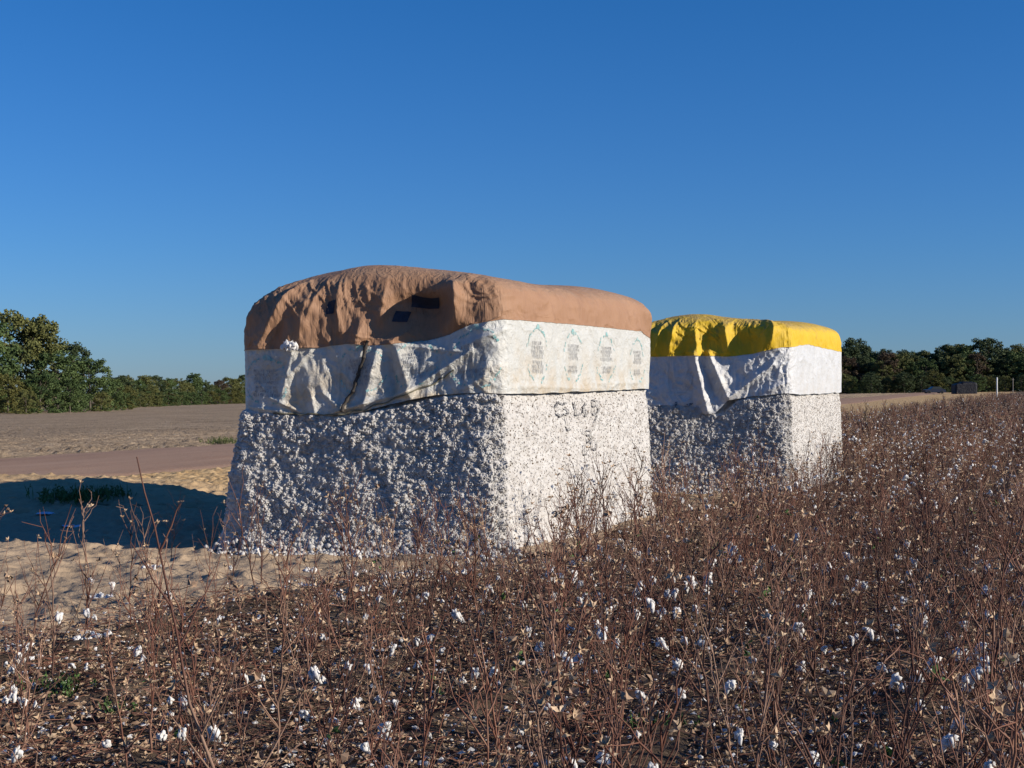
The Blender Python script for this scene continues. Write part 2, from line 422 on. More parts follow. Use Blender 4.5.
# ------------------------------------------------------------------ cotton modules
HW, ML, SKEW = 1.36, 5.25, 0.207
LEFT_IN = 0.12
def outline(hw, L, rad, near_step, side_step):
    """rounded outline, skewed; starts on the left side near corner, runs along the near end, the right side, the far end, the left side.
    returns points, arc length p (0 at the middle of the near-left corner)"""
    pts = []
    def seg(a, b, step):
        n = max(2, int(np.hypot(b[0] - a[0], b[1] - a[1]) / step))
        for k in range(n): pts.append((a[0] + (b[0] - a[0]) * k / n, a[1] + (b[1] - a[1]) * k / n))
    def arc(cx, cy, r, a0, a1, n):
        for k in range(n):
            a = a0 + (a1 - a0) * k / n; pts.append((cx + r * math.cos(a), cy + r * math.sin(a)))
    rl, rr, rf = rad
    hp = math.pi / 2
    arc(-hw + rl, rl, rl, 1.5 * math.pi - hp / 1, 1.5 * math.pi, max(6, int(rl * 1.57 / near_step)))
    seg((-hw + rl, 0), (hw - rr, 0), near_step)
    arc(hw - rr, rr, rr, 1.5 * math.pi, 2 * math.pi, max(6, int(rr * 1.57 / near_step)))
    seg((hw, rr), (hw, L - rf), side_step)
    arc(hw - rf, L - rf, rf, 0, hp, 14)
    seg((hw - rf, L), (-hw + rf, L), 0.09)
    arc(-hw + rf, L - rf, rf, hp, math.pi, 12)
    seg((-hw, L - rf), (-hw, rl), 0.09)
    P = np.array(pts); P[:, 1] += SKEW * P[:, 0]
    d = np.linalg.norm(np.roll(P, -1, 0) - P, axis=1)
    s = np.concatenate([[0], np.cumsum(d)[:-1]])
    tan = np.roll(P, -1, 0) - np.roll(P, 1, 0); tan /= np.linalg.norm(tan, axis=1, keepdims=True)
    nrm = np.stack([tan[:, 1], -tan[:, 0]], 1)
    return P, s, nrm

def make_cotton(name, seed, hw, L, zb_f, parent):
    P, s, nrm = outline(hw, L, (.16, .17, .16), 0.0100, 0.014)
    P[:, 0] += LEFT_IN * sstep(.2, -1.3, P[:, 0])
    zs = np.linspace(-0.06, 2.12, 215)
    endn = np.array([SKEW, -1.0]); endn /= np.linalg.norm(endn)
    wend = sstep(0.35, 0.9, nrm @ endn)[None, :]
    wl = sstep(.3, .9, -nrm[:, 0])[None, :]
    Z = np.broadcast_to(zs[:, None], (len(zs), len(P)))
    flare = 0.20 * np.clip(1 - Z / 1.55, 0, 1.05) ** 1.3 * (.55 + .45 * wl) * np.where(nrm[None, :, 0] > .6, .55, 1.0) + 0.0 * Z
    flare = flare + 0.06 * sstep(.25, 0, Z) - 0.03 * sstep(1.3, 1.6, Z)
    X = P[None, :, 0] + nrm[None, :, 0] * flare; Y = P[None, :, 1] + nrm[None, :, 1] * flare
    o = seed * 13.7
    big = fbm(X * 1.7 + o, Y * 1.7, Z * 1.7, seed, 3) - .5
    mid = worley(X * 7 + o, Y * 7, Z * 7, seed + 1)
    sm = worley(X * 15 + o, Y * 15, Z * 15, seed + 2)
    tiny = worley(X * 29 + o, Y * 29, Z * 29, seed + 3)
    patch = sstep(.38, .62, fbm(X * 2.6 + o, Y * 2.6, Z * 2.6, seed + 8, 3))
    mid2 = worley(X * 4.2 + o + .2 * big, Y * 4.2, Z * 5.0, seed + 7)
    fin = worley(X * 20 + o, Y * 20, Z * 20, seed + 11)
    lump = 0.10 * big + 0.03 * (.55 - mid2) + (0.038 * (.55 - mid)) * (.7 + .5 * patch) + 0.042 * (.6 - sm) * (.8 + .4 * patch) + 0.040 * (.6 - fin) + 0.026 * (.6 - tiny)
    side = 0.06 * big + 0.016 * (.55 - mid) + 0.018 * (.6 - sm) + 0.014 * (.6 - tiny)
    edge = sstep(.25, .9, wend * (1 - wend) * 4)
    D = side * (1 - wend) + lump * wend + 0.05 * edge * (.6 - sm) + .06 * edge * (vn(X * 5, Y * 5, Z * 6, seed + 31) - .5)
    hid = sstep(-.02, .09, Z - zb_f(s, P)[None, :])              # drawn in under the cover
    D = D * (1 - .8 * hid) - .13 * hid
    X = X + nrm[None, :, 0] * D; Y = Y + nrm[None, :, 1] * D
    Zd = Z + .5 * 0.03 * wend * (fbm(X * 9, Y * 9, Z * 9, seed + 4, 2) - .5)
    G = np.stack([X, Y, Zd], -1)
    mb = MB(); nr, nc = Z.shape
    mb.add(G.reshape(-1, 3), grid_quads(nr, nc, True))
    c = np.array([[0, L / 2, 2.12]])                              # closed top, under the cover
    mb.add(np.concatenate([G[-1], c]), None, [[k, (k + 1) % nc, nc] for k in range(nc)])
    # loose locks standing proud of the end and along the corners
    r = np.random.default_rng(seed)
    ne = np.where(wend[0] > .05)[0]
    iv, it = ICO1
    n = 34000
    cols = r.choice(ne, n); rows = r.integers(2, nr - 40, n)
    pw = patch[rows, cols] * .25 + .75
    k = (r.random(n) < pw) & (zs[rows] < zb_f(s, P)[cols] - .02)
    for cc, rr_ in zip(cols[k], rows[k]):
        q = G[rr_, cc]; sz = r.uniform(.004, .011) + .006 * patch[rr_, cc] * r.random() ** 2
        nn = np.array([nrm[cc, 0], nrm[cc, 1], 0])
        V = iv * (1 + .35 * (r.random((len(iv), 1)) - .5)) * sz * np.array([1, 1, .85]) * r.uniform(.7, 1.3, 3)
        mb.add(V + q + nn * sz * .45, None, it)
    # short lint and leaf bits on the pressed sides
    nsd = np.where((wend[0] < .3) & (nrm[:, 0] > .5))[0]
    n = 8500; cols = r.choice(nsd, n); rows = r.integers(2, nr - 40, n); k = zs[rows] < zb_f(s, P)[cols] - .02
    for cc, rr_ in zip(cols[k], rows[k]):
        q = G[rr_, cc]; nn = np.array([nrm[cc, 0], nrm[cc, 1], 0])
        if r.random() < .17:
            sz = r.uniform(.003, .008); V = iv * sz * r.uniform(.4, 1.7, 3) * (1 + .6 * (r.random((len(iv), 1)) - .5)); mb.add(V + q + nn * .002, None, it, 1)
        else:
            sz = r.uniform(.004, .010); V = iv * (1 + .5 * (r.random((len(iv), 1)) - .5)) * sz * r.uniform(.7, 1.4, 3); mb.add(V + q + nn * sz * .1, None, it)
    # a skirt of fallen locks at the foot
    for k in range(800):
        cc = r.choice(ne); q = G[4, cc]; out = abs(r.normal(0, .10)); sz = r.uniform(.012, .032)
        V = iv * (1 + .4 * (r.random((len(iv), 1)) - .5)) * sz * r.uniform(.7, 1.3, 3)
        mb.add(V + np.array([q[0] + nrm[cc, 0] * out, q[1] + nrm[cc, 1] * out, max(.0, .12 - out) * r.random() + .005]), None, it)
    me = mb.mesh('compressed_cotton', [M['cotton'], M['trash']])
    ob = link('compressed_cotton', me, parent)
    return ob, dict(P=P, s=s, nrm=nrm, zs=zs, G=G)

class Surf:
    """a grid surface in (column position p, row coordinate) that other pieces are laid on"""
    def __init__(self, p, rowv, G):
        self.p, self.v, self.G = p, rowv, G                     # p[nc], v[nr] or v[nr,nc]
        du = np.gradient(G, axis=1); dv = np.gradient(G, axis=0)
        n = np.cross(du, dv); n /= np.linalg.norm(n, axis=-1, keepdims=True) + 1e-9
        self.N = n
    def at(self, p, v, lift):
        p = np.asarray(p, float); v = np.asarray(v, float)
        c = np.interp(p, self.p, np.arange(len(self.p)))
        r = np.interp(v, self.v, np.arange(len(self.v)))
        c0 = np.clip(np.floor(c).astype(int), 0, self.G.shape[1] - 2); r0 = np.clip(np.floor(r).astype(int), 0, self.G.shape[0] - 2)
        fc = (c - c0)[..., None]; fr = (r - r0)[..., None]
        def bi(A): return (A[r0, c0] * (1 - fc) + A[r0, c0 + 1] * fc) * (1 - fr) + (A[r0 + 1, c0] * (1 - fc) + A[r0 + 1, c0 + 1] * fc) * fr
        return bi(self.G) + bi(self.N) * lift
    def ribbon(self, mb, pts, width, lift, m=0, sub=0.02):
        pts = np.asarray(pts, float)
        seg = np.linalg.norm(np.diff(pts, axis=0), axis=1); L = np.concatenate([[0], np.cumsum(seg)])
        n = max(2, int(L[-1] / sub) + 1); t = np.linspace(0, L[-1], n)
        c = np.stack([np.interp(t, L, pts[:, 0]), np.interp(t, L, pts[:, 1])], 1)
        d = np.gradient(c, axis=0); d /= np.linalg.norm(d, axis=1, keepdims=True) + 1e-9
        nn = np.stack([-d[:, 1], d[:, 0]], 1) * width / 2
        W = np.stack([c - nn, c, c + nn], 0)
        V = self.at(W[..., 0], W[..., 1], lift)
        mb.add(V.reshape(-1, 3), grid_quads(3, n), None, m)

def gauss_seg(p, q, a, b, w):
    """1 on the segment a-b, falling off across it"""
    ax, ay = a; bx, by = b
    dx, dy = bx - ax, by - ay; L2 = dx * dx + dy * dy + 1e-9
    t = np.clip(((p - ax) * dx + (q - ay) * dy) / L2, 0, 1)
    d2 = (p - ax - t * dx) ** 2 + (q - ay - t * dy) ** 2
    return np.exp(-(d2 / (1.6 * w * w)) ** .68) * (0.55 + .45 * np.sin(math.pi * (0.1 + .8 * t)))

def make_tarp(seed, hw, L, zb_f, zc_f, zt_f, zs_lr, ridges, cap_mat, skirt_mat, parent, wr=1.0, n_lr=(2.3, 3.6), to_ground=False):
    P, s, nrm = outline(hw, L, (.38, .22, .22), 0.0110, 0.018)
    P[:, 0] += LEFT_IN * sstep(.2, -1.3, P[:, 0])
    nc = len(P)
    wr_side = sstep(.2, .9, nrm[:, 0]); wl = sstep(.2, .9, -nrm[:, 0])
    endn = np.array([SKEW, -1.0]); endn /= np.linalg.norm(endn)
    wend = sstep(.45, .95, nrm @ endn)
    NS, NC = 84, 120
    zb = zb_f(s, P); zc = zc_f(s, P)
    zs = zs_lr[0] * wl + zs_lr[1] * wr_side + zs_lr[2] * (1 - wl - wr_side)
    zs = np.maximum(zs, zc + .02)
    nexp = n_lr[0] * wl + n_lr[1] * wr_side + (3.0 + 1.4 * sstep(-.9, .2, P[:, 0])) * (1 - wl - wr_side)
    rows = []
    rowz = []
    for k in range(NS):
        t = k / (NS - 1); z = zb + (zc - zb) * t
        rows.append(np.stack([P[:, 0], P[:, 1], z], -1))
    spine_y = np.clip(P[:, 1] - SKEW * P[:, 0], hw * .75, L - hw * .3)
    S = np.stack([np.zeros(nc), spine_y], -1)
    for k in range(1, NC):
        t = k / (NC - 1)
        tv = 0.2
        if t < tv:
            f = t / tv; z = zc + (zs - zc) * f; xy = P
        else:
            ph = (t - tv) / (1 - tv) * math.pi / 2
            cx = np.cos(ph) ** (2 / nexp) if ph < math.pi / 2 - 1e-6 else np.zeros(nc)
            sz = np.sin(ph) ** (2 / nexp)
            xy = S + (P - S) * cx[:, None]
            z = zs + (zt_f(xy) - zs) * sz
        rows.append(np.stack([xy[:, 0], xy[:, 1], z], -1))
    G = np.stack(rows)
    G2 = np.concatenate([G[:, -3:], G, G[:, :3]], 1)
    du = np.gradient(G2, axis=1)[:, 3:-3]; dv = np.gradient(G, axis=0)
    Nn = np.cross(du, dv); Nn /= np.linalg.norm(Nn, axis=-1, keepdims=True) + 1e-9
    p = np.broadcast_to(s[None, :], G.shape[:2])
    q = G[..., 2]
    o = seed * 7.3
    # creases: warped, drawn out up and down on the end, fine on the sides
    X, Y, Z = G[..., 0], G[..., 1], G[..., 2]
    we = np.broadcast_to(wend[None, :], q.shape)
    wx = X + .16 * fbm(X * 3, Y * 3, Z * 3, seed + 1, 2)
    tilt = .35 * (fbm(X * 1.1 + o, Y * 1.1, Z * 1.1, seed + 2, 2) - .5)
    def rid(n): return 1 - np.abs(2 * n - 1)
    r1 = rid(vn((wx + tilt * Z * 2) * 5.0 + o, Y * 2.2, Z * 1.5 + 1.1 * fbm(X * 2, Y * 2, Z * 2, seed + 5, 2), seed + 3)) ** 1.5
    wz = Z + .10 * fbm(X * 4, Y * 4, Z * 4, seed + 21, 2)
    r2 = rid(vn((wx - tilt * Z * 2.4) * 8.5 + o, Y * 4, wz * 2.4, seed + 4)) ** 2.2
    r2 = np.maximum(r2, .8 * rid(vn((X + wz * .9) * 7.0 + o, Y * 4, (wz - X * .5) * 1.8, seed + 14)) ** 3)
    r3 = rid(vn((X + .05 * r2) * 19 + o, Y * 4, wz * 6.5 + tilt * X * 9, seed + 6)) ** 2
    r3 = np.maximum(r3, .9 * rid(vn((X - wz) * 14 + o, Y * 4, (wz + X) * 6, seed + 16)) ** 3)
    flat = 1 - .85 * sstep(.62, .95, (q - zs[None, :]) / (2.8 - zs[None, :]))
    cz_ = Z * 2.0 + .5 * vn(X * 3, Y * 3, Z * 3, seed + 12)
    cr = worley((wx + tilt * Z) * 4.6 + o, Y * 2.5, cz_, seed + 7)
    cr2 = worley((wx - tilt * Z) * 10.5 + o, Y * 6, cz_ * 2.2, seed + 8)
    soft = np.where(q > zc[None, :], .5, 1.0)                     # the cap is the thinner, tauter cloth
    D = we * flat * (0.018 * (r1 - .45) + 0.021 * (r2 - .5) + 0.012 * r3 + soft * .028 * (cr - .5) * sstep(2.75, 2.3, p) + soft * .024 * (cr2 - .5)) * wr
    sd = 1 - we
    D = D + sd * flat * (0.010 * (r1 - .45) + 0.006 * (r2 - .5) + 0.004 * r3 + .022 * (cr - .5) * sstep(3.2, 3.6, p) + .010 * (cr2 - .5))
    we2 = we ** 2
    for (a, b, w, amp) in ridges:
        D = D + amp * np.where(q < zc[None, :], .75, 1.0) * gauss_seg(p, q, a, b, w) * sstep(.95, .40, (q - zs[None, :]) / (2.8 - zs[None, :]))
    # cover sags between its seams on top
    D = D - 0.012 * sstep(.2, 1, (q - zs[None, :]) / .7) * (fbm(X * 1.6, Y * 1.6, 0, seed + 9, 2))
    G = G + Nn * D[..., None]
    # skirt
    ob = []
    sk = G[:NS]
    if not to_ground or True:
        mb = MB(); mb.add(sk.reshape(-1, 3), grid_quads(NS, nc, True))
        inner = sk[0] - Nn[0] * .03 + np.array([0, 0, .012]); in2 = sk[4] - Nn[4] * .03      # rolled hem
        mb.add(np.concatenate([in2, inner, sk[0]]), grid_quads(3, nc, True))
        skirt = link('skirt', mb.mesh('skirt', [skirt_mat]), parent)
    mb = MB(); cp = G[NS - 1:].copy(); cp[0] += Nn[NS - 1] * .006; cp[1] += Nn[NS] * .005; cp[2] += Nn[NS + 1] * .003
    fl = cp[0] - Nn[NS - 1] * .007
    mb.add(np.concatenate([fl[None], cp]).reshape(-1, 3), grid_quads(len(cp) + 1, nc, True))
    cap = link('cap', mb.mesh('cap', [cap_mat]), parent)
    vrow = np.arange(len(G), dtype=float)
    return skirt, cap, Surf(s, vrow, G), NS, G, s

def px_p(x, scale=1.0):  return (x - 247) / (497 - 247) * 2.78 + .22
def row_at(G, s, p, z):
    """row index whose surface height at column position p is z"""
    c = int(np.argmin(np.abs(s - p))); return float(np.interp(z, G[:150, c, 2], np.arange(150)))

MOD1 = (-1.485, 13.70)     # world position of the middle of the near end, filled in below
def place_module(corner):  # corner: world xy of near right corner -> origin of the module's own frame
    lx, ly = HW, SKEW * HW
    c, sn = math.cos(-AX), math.sin(-AX)
    return (corner[0] - (c * lx - sn * ly), corner[1] - (sn * lx + c * ly), 0)

STROKES = {  # hand-sprayed letters in unit boxes
    'S': [[(.9, .85), (.5, 1), (.1, .8), (.25, .55), (.75, .45), (.9, .2), (.5, 0), (.1, .12)]],
    'P': [[(.15, 0), (.15, 1)], [(.15, 1), (.75, .92), (.8, .6), (.15, .5)]],
    'C': [[(.85, .85), (.45, 1), (.12, .6), (.2, .15), (.55, 0), (.9, .15)]],
    'L': [[(.2, 1), (.18, 0), (.85, .03)]],
    'B': [[(.15, 0), (.15, 1), (.7, .9), (.65, .58), (.15, .52)], [(.65, .55), (.9, .28), (.6, .02), (.15, 0)]],
    '1': [[(.3, .8), (.55, 1), (.5, 0)], [(.2, 0), (.8, 0)]],
    '0': [[(.5, 1), (.1, .7), (.1, .3), (.5, 0), (.9, .3), (.9, .7), (.5, 1)]],
    '-': [[(.05, .22), (.95, .26)]],
    '/': [[(.1, 0), (.85, 1)]],
    '6': [[(.75, 1), (.3, .7), (.15, .25), (.5, 0), (.85, .25), (.5, .5), (.2, .35)]],
    'U': [[(.12, 1), (.15, .15), (.5, 0), (.82, .15), (.85, 1)]],
}
def spray(body, info, items, wid, lift):
    Gs = info['G']
    for k in range(14): Gs = (np.roll(Gs, 3, 0) + np.roll(Gs, -3, 0) + np.roll(Gs, 3, 1) + np.roll(Gs, -3, 1) + Gs) / 5 if lift > .02 else Gs
    surf = Surf(info['s'], info['zs'], Gs)
    for ch, p0, z0, w, h in items:
        mb = MB()
        for st in STROKES[ch]:
            pts = [(p0 + a * w, z0 + b * h) for a, b in st]
            surf.ribbon(mb, pts, wid, lift, 0, 0.015)
        link('sprayed_letter', mb.mesh('sprayed_letter', [M['paint']]), body)

def print_mark(surf, NS, G, s, pc, zc_, w, h, skirt, r, partial=None):
    """a faded printed emblem: a broken teal ring and rows of unreadable small print"""
    c = int(np.argmin(np.abs(s - pc))); zcol = G[:NS, c, 2]
    def V(z): return np.interp(z, zcol, np.arange(NS))
    class RowSurf:
        def ribbon(self, mb, pts, width, lift, m):
            surf2.ribbon(mb, pts, width, lift, m, .012)
    surf2 = Surf(s, np.interp(np.arange(NS), np.arange(NS), zcol), G[:NS])
    mb = MB()
    def ring(a0, a1, n):
        for k in range(n):
            a = a0 + (a1 - a0) * (k + r.uniform(-.2, .2)) / n; b = a + (a1 - a0) / n * r.uniform(.5, 1.0)
            rr = r.uniform(.93, 1.05)
            if r.random() < .1: continue
            surf2.ribbon(mb, [(pc + w / 2 * rr * math.cos(t), zc_ + h / 2 * rr * math.sin(t)) for t in np.linspace(a, b, 4)], r.uniform(.010, .026), .004, 0)
    ring(R(20), R(165), 17); ring(R(200), R(250), 7); ring(R(285), R(345), 8)
    surf2.ribbon(mb, [(pc - .04, zc_ + h * .5), (pc, zc_ + h * .56), (pc + .05, zc_ + h * .49)], .03, .004, 0)
    link('printed_ring', mb.mesh('printed_ring', [M['print_green']]), skirt)
    mb = MB()
    for j, zz in enumerate((.22, .14, .06, -.02, -.13, -.21, -.29)):
        if j == 4 and r.random() < .4: continue
        half = w * r.uniform(.20, .30); x = -half
        while x < half:
            g = r.uniform(.010, .018); hh = h * .042
            for q in range(2):
                xa = x + r.uniform(0, g); surf2.ribbon(mb, [(pc + xa, zc_ + zz * h - hh * r.random()), (pc + xa + r.uniform(-.3, .3) * g, zc_ + zz * h + hh)], .0045, .004, 0)
            surf2.ribbon(mb, [(pc + x, zc_ + zz * h + hh * r.uniform(-1, 1)), (pc + x + g * .9, zc_ + zz * h + hh * r.uniform(-1, 1))], .005, .004, 0)
            x += g * (1.25 if r.random() < .8 else 2.2)
    link('small_print', mb.mesh('small_print', [M['print_black']]), skirt)

def empty(name, loc, rz=0.0):
    o = bpy.data.objects.new(name, None); COL.objects.link(o); o.location = loc; o.rotation_euler = (0, 0, rz); o.empty_display_size = .3
    return o

def build_modules():
    # ---------------- first module, brown cap
    c1 = (-0.115, 13.4)
    loc = place_module(c1)
    m1 = empty('cotton_module', loc, -AX)
    tag(m1, 'larger nearer block of packed white seed cotton under the brown and white cover', 'cotton module', 'cotton modules standing beside the field')
    t1 = empty('module_tarp', loc, -AX)
    tag(t1, 'brown topped white tarpaulin with teal printed emblems tied over the nearer module', 'tarpaulin', 'tarpaulins over the modules')
    Yd = 13.75
    ex = np.array([247, 300, 340, 370, 400, 440, 480, 500.]); ebp = px_p(ex)
    ebz = 1.55 + (393 - np.array([412, 414, 416, 412, 404, 395, 393, 394.])) * Yd / FPX
    cx = np.array([247, 330, 360, 380, 400, 430, 450, 470, 500.]); cpp = px_p(cx)
    cz = 1.55 + (393 - np.array([350, 348, 344, 346, 345, 341, 335, 326, 321.])) * Yd / FPX
    zb = lambda s, P: np.interp(s, np.concatenate([ebp, [5, 7.6, 9.5, 12, 16]]), np.concatenate([ebz, [1.56, 1.60, 1.6, 1.4, 1.36]])) + .02 * (fbm(s * 3, 0, 0, 91, 3) - .5)
    body, info = make_cotton('c', 3, HW, ML, zb, m1)
    pR = info['s'][np.argmax(info['nrm'][:, 0] > .95)]
    spray(body, info, [('C', pR + 1.42, 1.30, .24, .15), ('S', pR + 1.68, 1.31, .18, .13), ('L', pR + 1.72, 1.15, .20, .15), ('L', pR + 2.06, 1.31, .20, .15), ('6', pR + 2.28, 1.28, .20, .15),
                       ('B', pR + 2.62, 1.31, .28, .16), ('/', pR + 2.62, 1.12, .30, .24),
                       ('B', pR + 2.38, 1.00, .24, .13), ('L', pR + 2.25, .86, .2, .11), ('U', pR + 2.56, .90, .24, .12)], .020, .020)
    zc = lambda s, P: np.interp(s, np.concatenate([cpp, [5, 7.6, 8.1, 9.5, 12, 16]]), np.concatenate([cz, [2.30, 2.33, 2.24, 2.3, 2.05, 1.97]])) + .012 * (fbm(s * 5, 0, 0, 92, 3) - .5)
    zt = lambda xy: 2.74 + .015 * np.sin(xy[:, 1] * 1.7) + .14 * sstep(.6, 4.6, xy[:, 1]) + .11 * np.exp(-((xy[:, 0] + .1) / .75) ** 2) * sstep(2.6, .3, xy[:, 1]) - .06 * np.clip(-xy[:, 0] / 1.2, 0, 1) ** 1.5
    E = lambda x, y: (px_p(x), 1.55 + (393 - y) * Yd / FPX)
    rd = [
        # cap: gathered corner, hollow beside it, folds
        (E(459, 288), E(457, 318), .060, .20), (E(314, 300), E(298, 345), .28, .10), (E(432, 288), E(436, 325), .22, -.13), (E(452, 284), E(462, 300), .05, .06), (E(425, 290), E(428, 318), .22, -.17), (E(405, 318), E(440, 325), .10, -.05),
        (E(412, 333), E(395, 345), .035, .07), (E(372, 328), E(368, 345), .07, .09), (E(390, 318), E(396, 275), .05, .07), (E(378, 300), E(372, 270), .03, .035),
        (E(352, 330), E(348, 285), .035, .045), (E(302, 283), E(272, 345), .055, .085), (E(296, 320), E(285, 345), .05, -.05), (E(256, 340), E(264, 305), .06, .05),
        (E(318, 300), E(312, 340), .03, .03), (E(335, 275), E(318, 325), .03, .035), (E(440, 330), E(462, 322), .04, .05),
        # skirt folds
        (E(388, 350), E(376, 402), .035, .075), (E(405, 352), E(418, 398), .045, .085), (E(398, 360), E(402, 395), .03, -.06),
        (E(305, 352), E(294, 392), .030, .055), (E(322, 352), E(302, 375), .025, .05), (E(275, 370), E(320, 362), .05, -.02),
        (E(282, 398), E(312, 412), .018, .05), (E(262, 407), E(300, 413), .015, .035), (E(323, 392), E(327, 412), .025, .05), (E(335, 393), E(352, 408), .018, .04),
        (E(345, 413), E(415, 392), .026, .085), (E(415, 392), E(470, 352), .024, .075), (E(430, 388), E(470, 370), .05, -.05), (E(380, 412), E(440, 396), .02, .05),
        (E(455, 350), E(500, 330), .03, .045), (E(400, 345), E(460, 352), .02, .04), (E(470, 385), E(495, 368), .03, .035), (E(440, 370), E(400, 380), .06, -.05),
        # far corner bulge
        ((7.75, 2.72), (7.95, 2.5), .10, .07), ((7.2, 2.75), (7.5, 2.7), .05, .03), ((3.3, 1.62), (5.8, 1.60), .03, .02), ((5.6, 1.66), (7.6, 1.68), .025, .018),
    ]
    skirt, cap, surf, NS, G, s = make_tarp(5, HW + .035, ML, zb, zc, zt, (2.02, 2.36, 2.15), rd, M['cap_brown'], M['skirt'], t1)
    # patches on the cap
    for (x, y, w, h) in ((427, 303, 28, 11), (406, 317, 14, 11), (343, 308, 10, 13)):
        p, z = E(x, y); hw_ = w / 2 * Yd / FPX; r0 = row_at(G, s, p, z - h / 2 * Yd / FPX); r1 = row_at(G, s, p, z + h / 2 * Yd / FPX)
        pp, rr_ = np.meshgrid(np.linspace(p - hw_, p + hw_, 16), np.linspace(r0, r1, 12))
        V = surf.at(pp + .03 * (rr_ - r0) / (r1 - r0) - .015, rr_, .006)
        link('patch', mesh_np('patch', V.reshape(-1, 3), grid_quads(12, 16), None, [M['patch']]), cap)
    r = np.random.default_rng(4)
    pR2 = s[np.argmax(G[0, :, 0] > HW - .05)]
    for x0, z0, w, h in ((2.74, 1.88, .50, .58), (3.86, 1.93, .60, .56), (4.98, 1.94, .66, .54), (6.15, 1.95, .70, .54), (7.45, 1.94, .66, .54), (.56, 1.66, .5, .46), (1.62, 1.76, .5, .44), (2.15, 1.83, .44, .44)):
        print_mark(surf, NS, G, s, x0, z0, w, h, skirt, r)
    # strap, and an olive cord drawn for the shadow under the hem fold
    mb = MB(); pts = [E(378, 340), E(376, 358), E(370, 375), E(366, 392), E(355, 410)]
    rows = [row_at(G, s, *q) for q in pts]
    for k in range(len(pts) - 1):
        t = np.linspace(0, 1, 9); pp = pts[k][0] + (pts[k + 1][0] - pts[k][0]) * t; rw = rows[k] + (rows[k + 1] - rows[k]) * t
        C = surf.at(pp, rw, .03); mb.tube(C, np.where((np.arange(9) % 4) == 0, .023, .016), 6)
    link('strap', mb.mesh('strap', [M['strap']]), t1)
    mb = MB()
    for off, rr_ in ((.016, .0075),):
        pts = [E(285, 414), E(310, 415), E(345, 416), E(375, 410), E(405, 399), E(438, 384), E(455, 372)]
        pp = np.interp(np.linspace(0, 6, 60), range(7), [q[0] for q in pts]); zz = np.interp(np.linspace(0, 6, 60), range(7), [q[1] for q in pts]) + off
        rows = [row_at(G, s, a, b) for a, b in zip(pp, zz)]
        C = surf.at(pp, np.array(rows), .016); C += .008 * np.sin(np.arange(60))[:, None] * np.array([0, 0, 1]); mb.tube(C, rr_, 6)
    link('fold_shadow_cord', mb.mesh('fold_shadow_cord', [M['fold_shadow']]), t1)

    # ---------------- second module, yellow cap
    c2 = (4.27, 21.5)
    loc2 = place_module(c2)
    m2 = empty('cotton_module', loc2, -AX)
    tag(m2, 'farther block of packed white seed cotton under the yellow and white cover', 'cotton module', 'cotton modules standing beside the field')
    t2 = empty('module_tarp', loc2, -AX)
    tag(t2, 'yellow topped plain white tarpaulin draped over the farther module', 'tarpaulin', 'tarpaulins over the modules')
    Yd = 21.8
    def px2(x): return (x - 607) / (790 - 607) * 2.78 + .1
    E = lambda x, y: (px2(x), 1.55 + (393 - y) * Yd / FPX)
    ebp = px2(np.array([607, 650, 695, 712, 722, 735, 760, 790.])); ebz = 1.55 + (393 - np.array([404, 405, 406, 414, 413, 400, 396, 393.])) * Yd / FPX
    cpp = px2(np.array([607, 650, 700, 735, 760, 790.])); cz = 1.55 + (393 - np.array([358, 357, 356, 357, 354, 348.])) * Yd / FPX
    zb = lambda s, P: np.interp(s, np.concatenate([ebp, [3.6, 8, 9.5, 16]]), np.concatenate([ebz, [1.52, 1.56, 1.5, 1.4]])) + .03 * (fbm(s * 2.5, 0, 0, 95, 3) - .5)
    body, info = make_cotton('c', 8, HW, ML, zb, m2)
    spray(body, info, [('1', 1.00, 1.25, .14, .30), ('0', 1.16, 1.33, .26, .25), ('-', 1.44, 1.38, .3, .2)], .042, .062)
    zc = lambda s, P: np.interp(s, np.concatenate([cpp, [4.2, 7.6, 9.5, 16]]), np.concatenate([cz, [2.34, 2.32, 2.3, 2.12]])) + .015 * (fbm(s * 5, 0, 0, 96, 3) - .5)
    zt = lambda xy: 2.70 + .16 * sstep(.5, 4.5, xy[:, 1]) + .13 * np.exp(-((xy[:, 0] + .25) / .65) ** 2) * sstep(3.0, .3, xy[:, 1]) - .03 * np.clip(-xy[:, 0] / 1.2, 0, 1)
    rd = [
        (E(775, 334), E(770, 350), .10, .14), (E(690, 322), E(684, 352), .26, .10), (E(757, 332), E(757, 350), .2, -.07), (E(785, 322), E(778, 345), .05, .10), (E(747, 332), E(750, 350), .14, -.08), (E(730, 318), E(736, 352), .06, .10),
        (E(700, 322), E(704, 355), .05, .07), (E(715, 330), E(712, 352), .06, -.06), (E(680, 318), E(672, 350), .05, .09), (E(662, 325), E(655, 352), .05, .09), (E(690, 335), E(690, 355), .06, -.05),
        (E(700, 354), E(714, 410), .06, .20), (E(716, 354), E(734, 396), .045, .14), (E(708, 362), E(722, 396), .025, -.07), (E(736, 398), E(780, 365), .035, .09),
        (E(745, 370), E(770, 352), .05, .05), (E(750, 392), E(785, 380), .06, -.04), (E(660, 365), E(690, 395), .10, -.03), (E(770, 392), E(795, 382), .04, .06),
    ]
    make_tarp(23, HW + .035, ML, zb, zc, zt, (2.15, 2.40, 2.2), rd, M['cap_yellow'], M['skirt_clean'], t2, 1.25)

    # ---------------- far dark covered one, by the trees
    D = 262.0; cx3 = (966 - 512) / FPX * D
    z3 = float(H(cx3, D))
    t3 = empty('module_tarp', (cx3, D, z3 - .2), -AX * .4)
    tag(t3, 'tiny dark navy cover over a far block at the foot of the right woods', 'tarpaulin', 'tarpaulins over the modules')
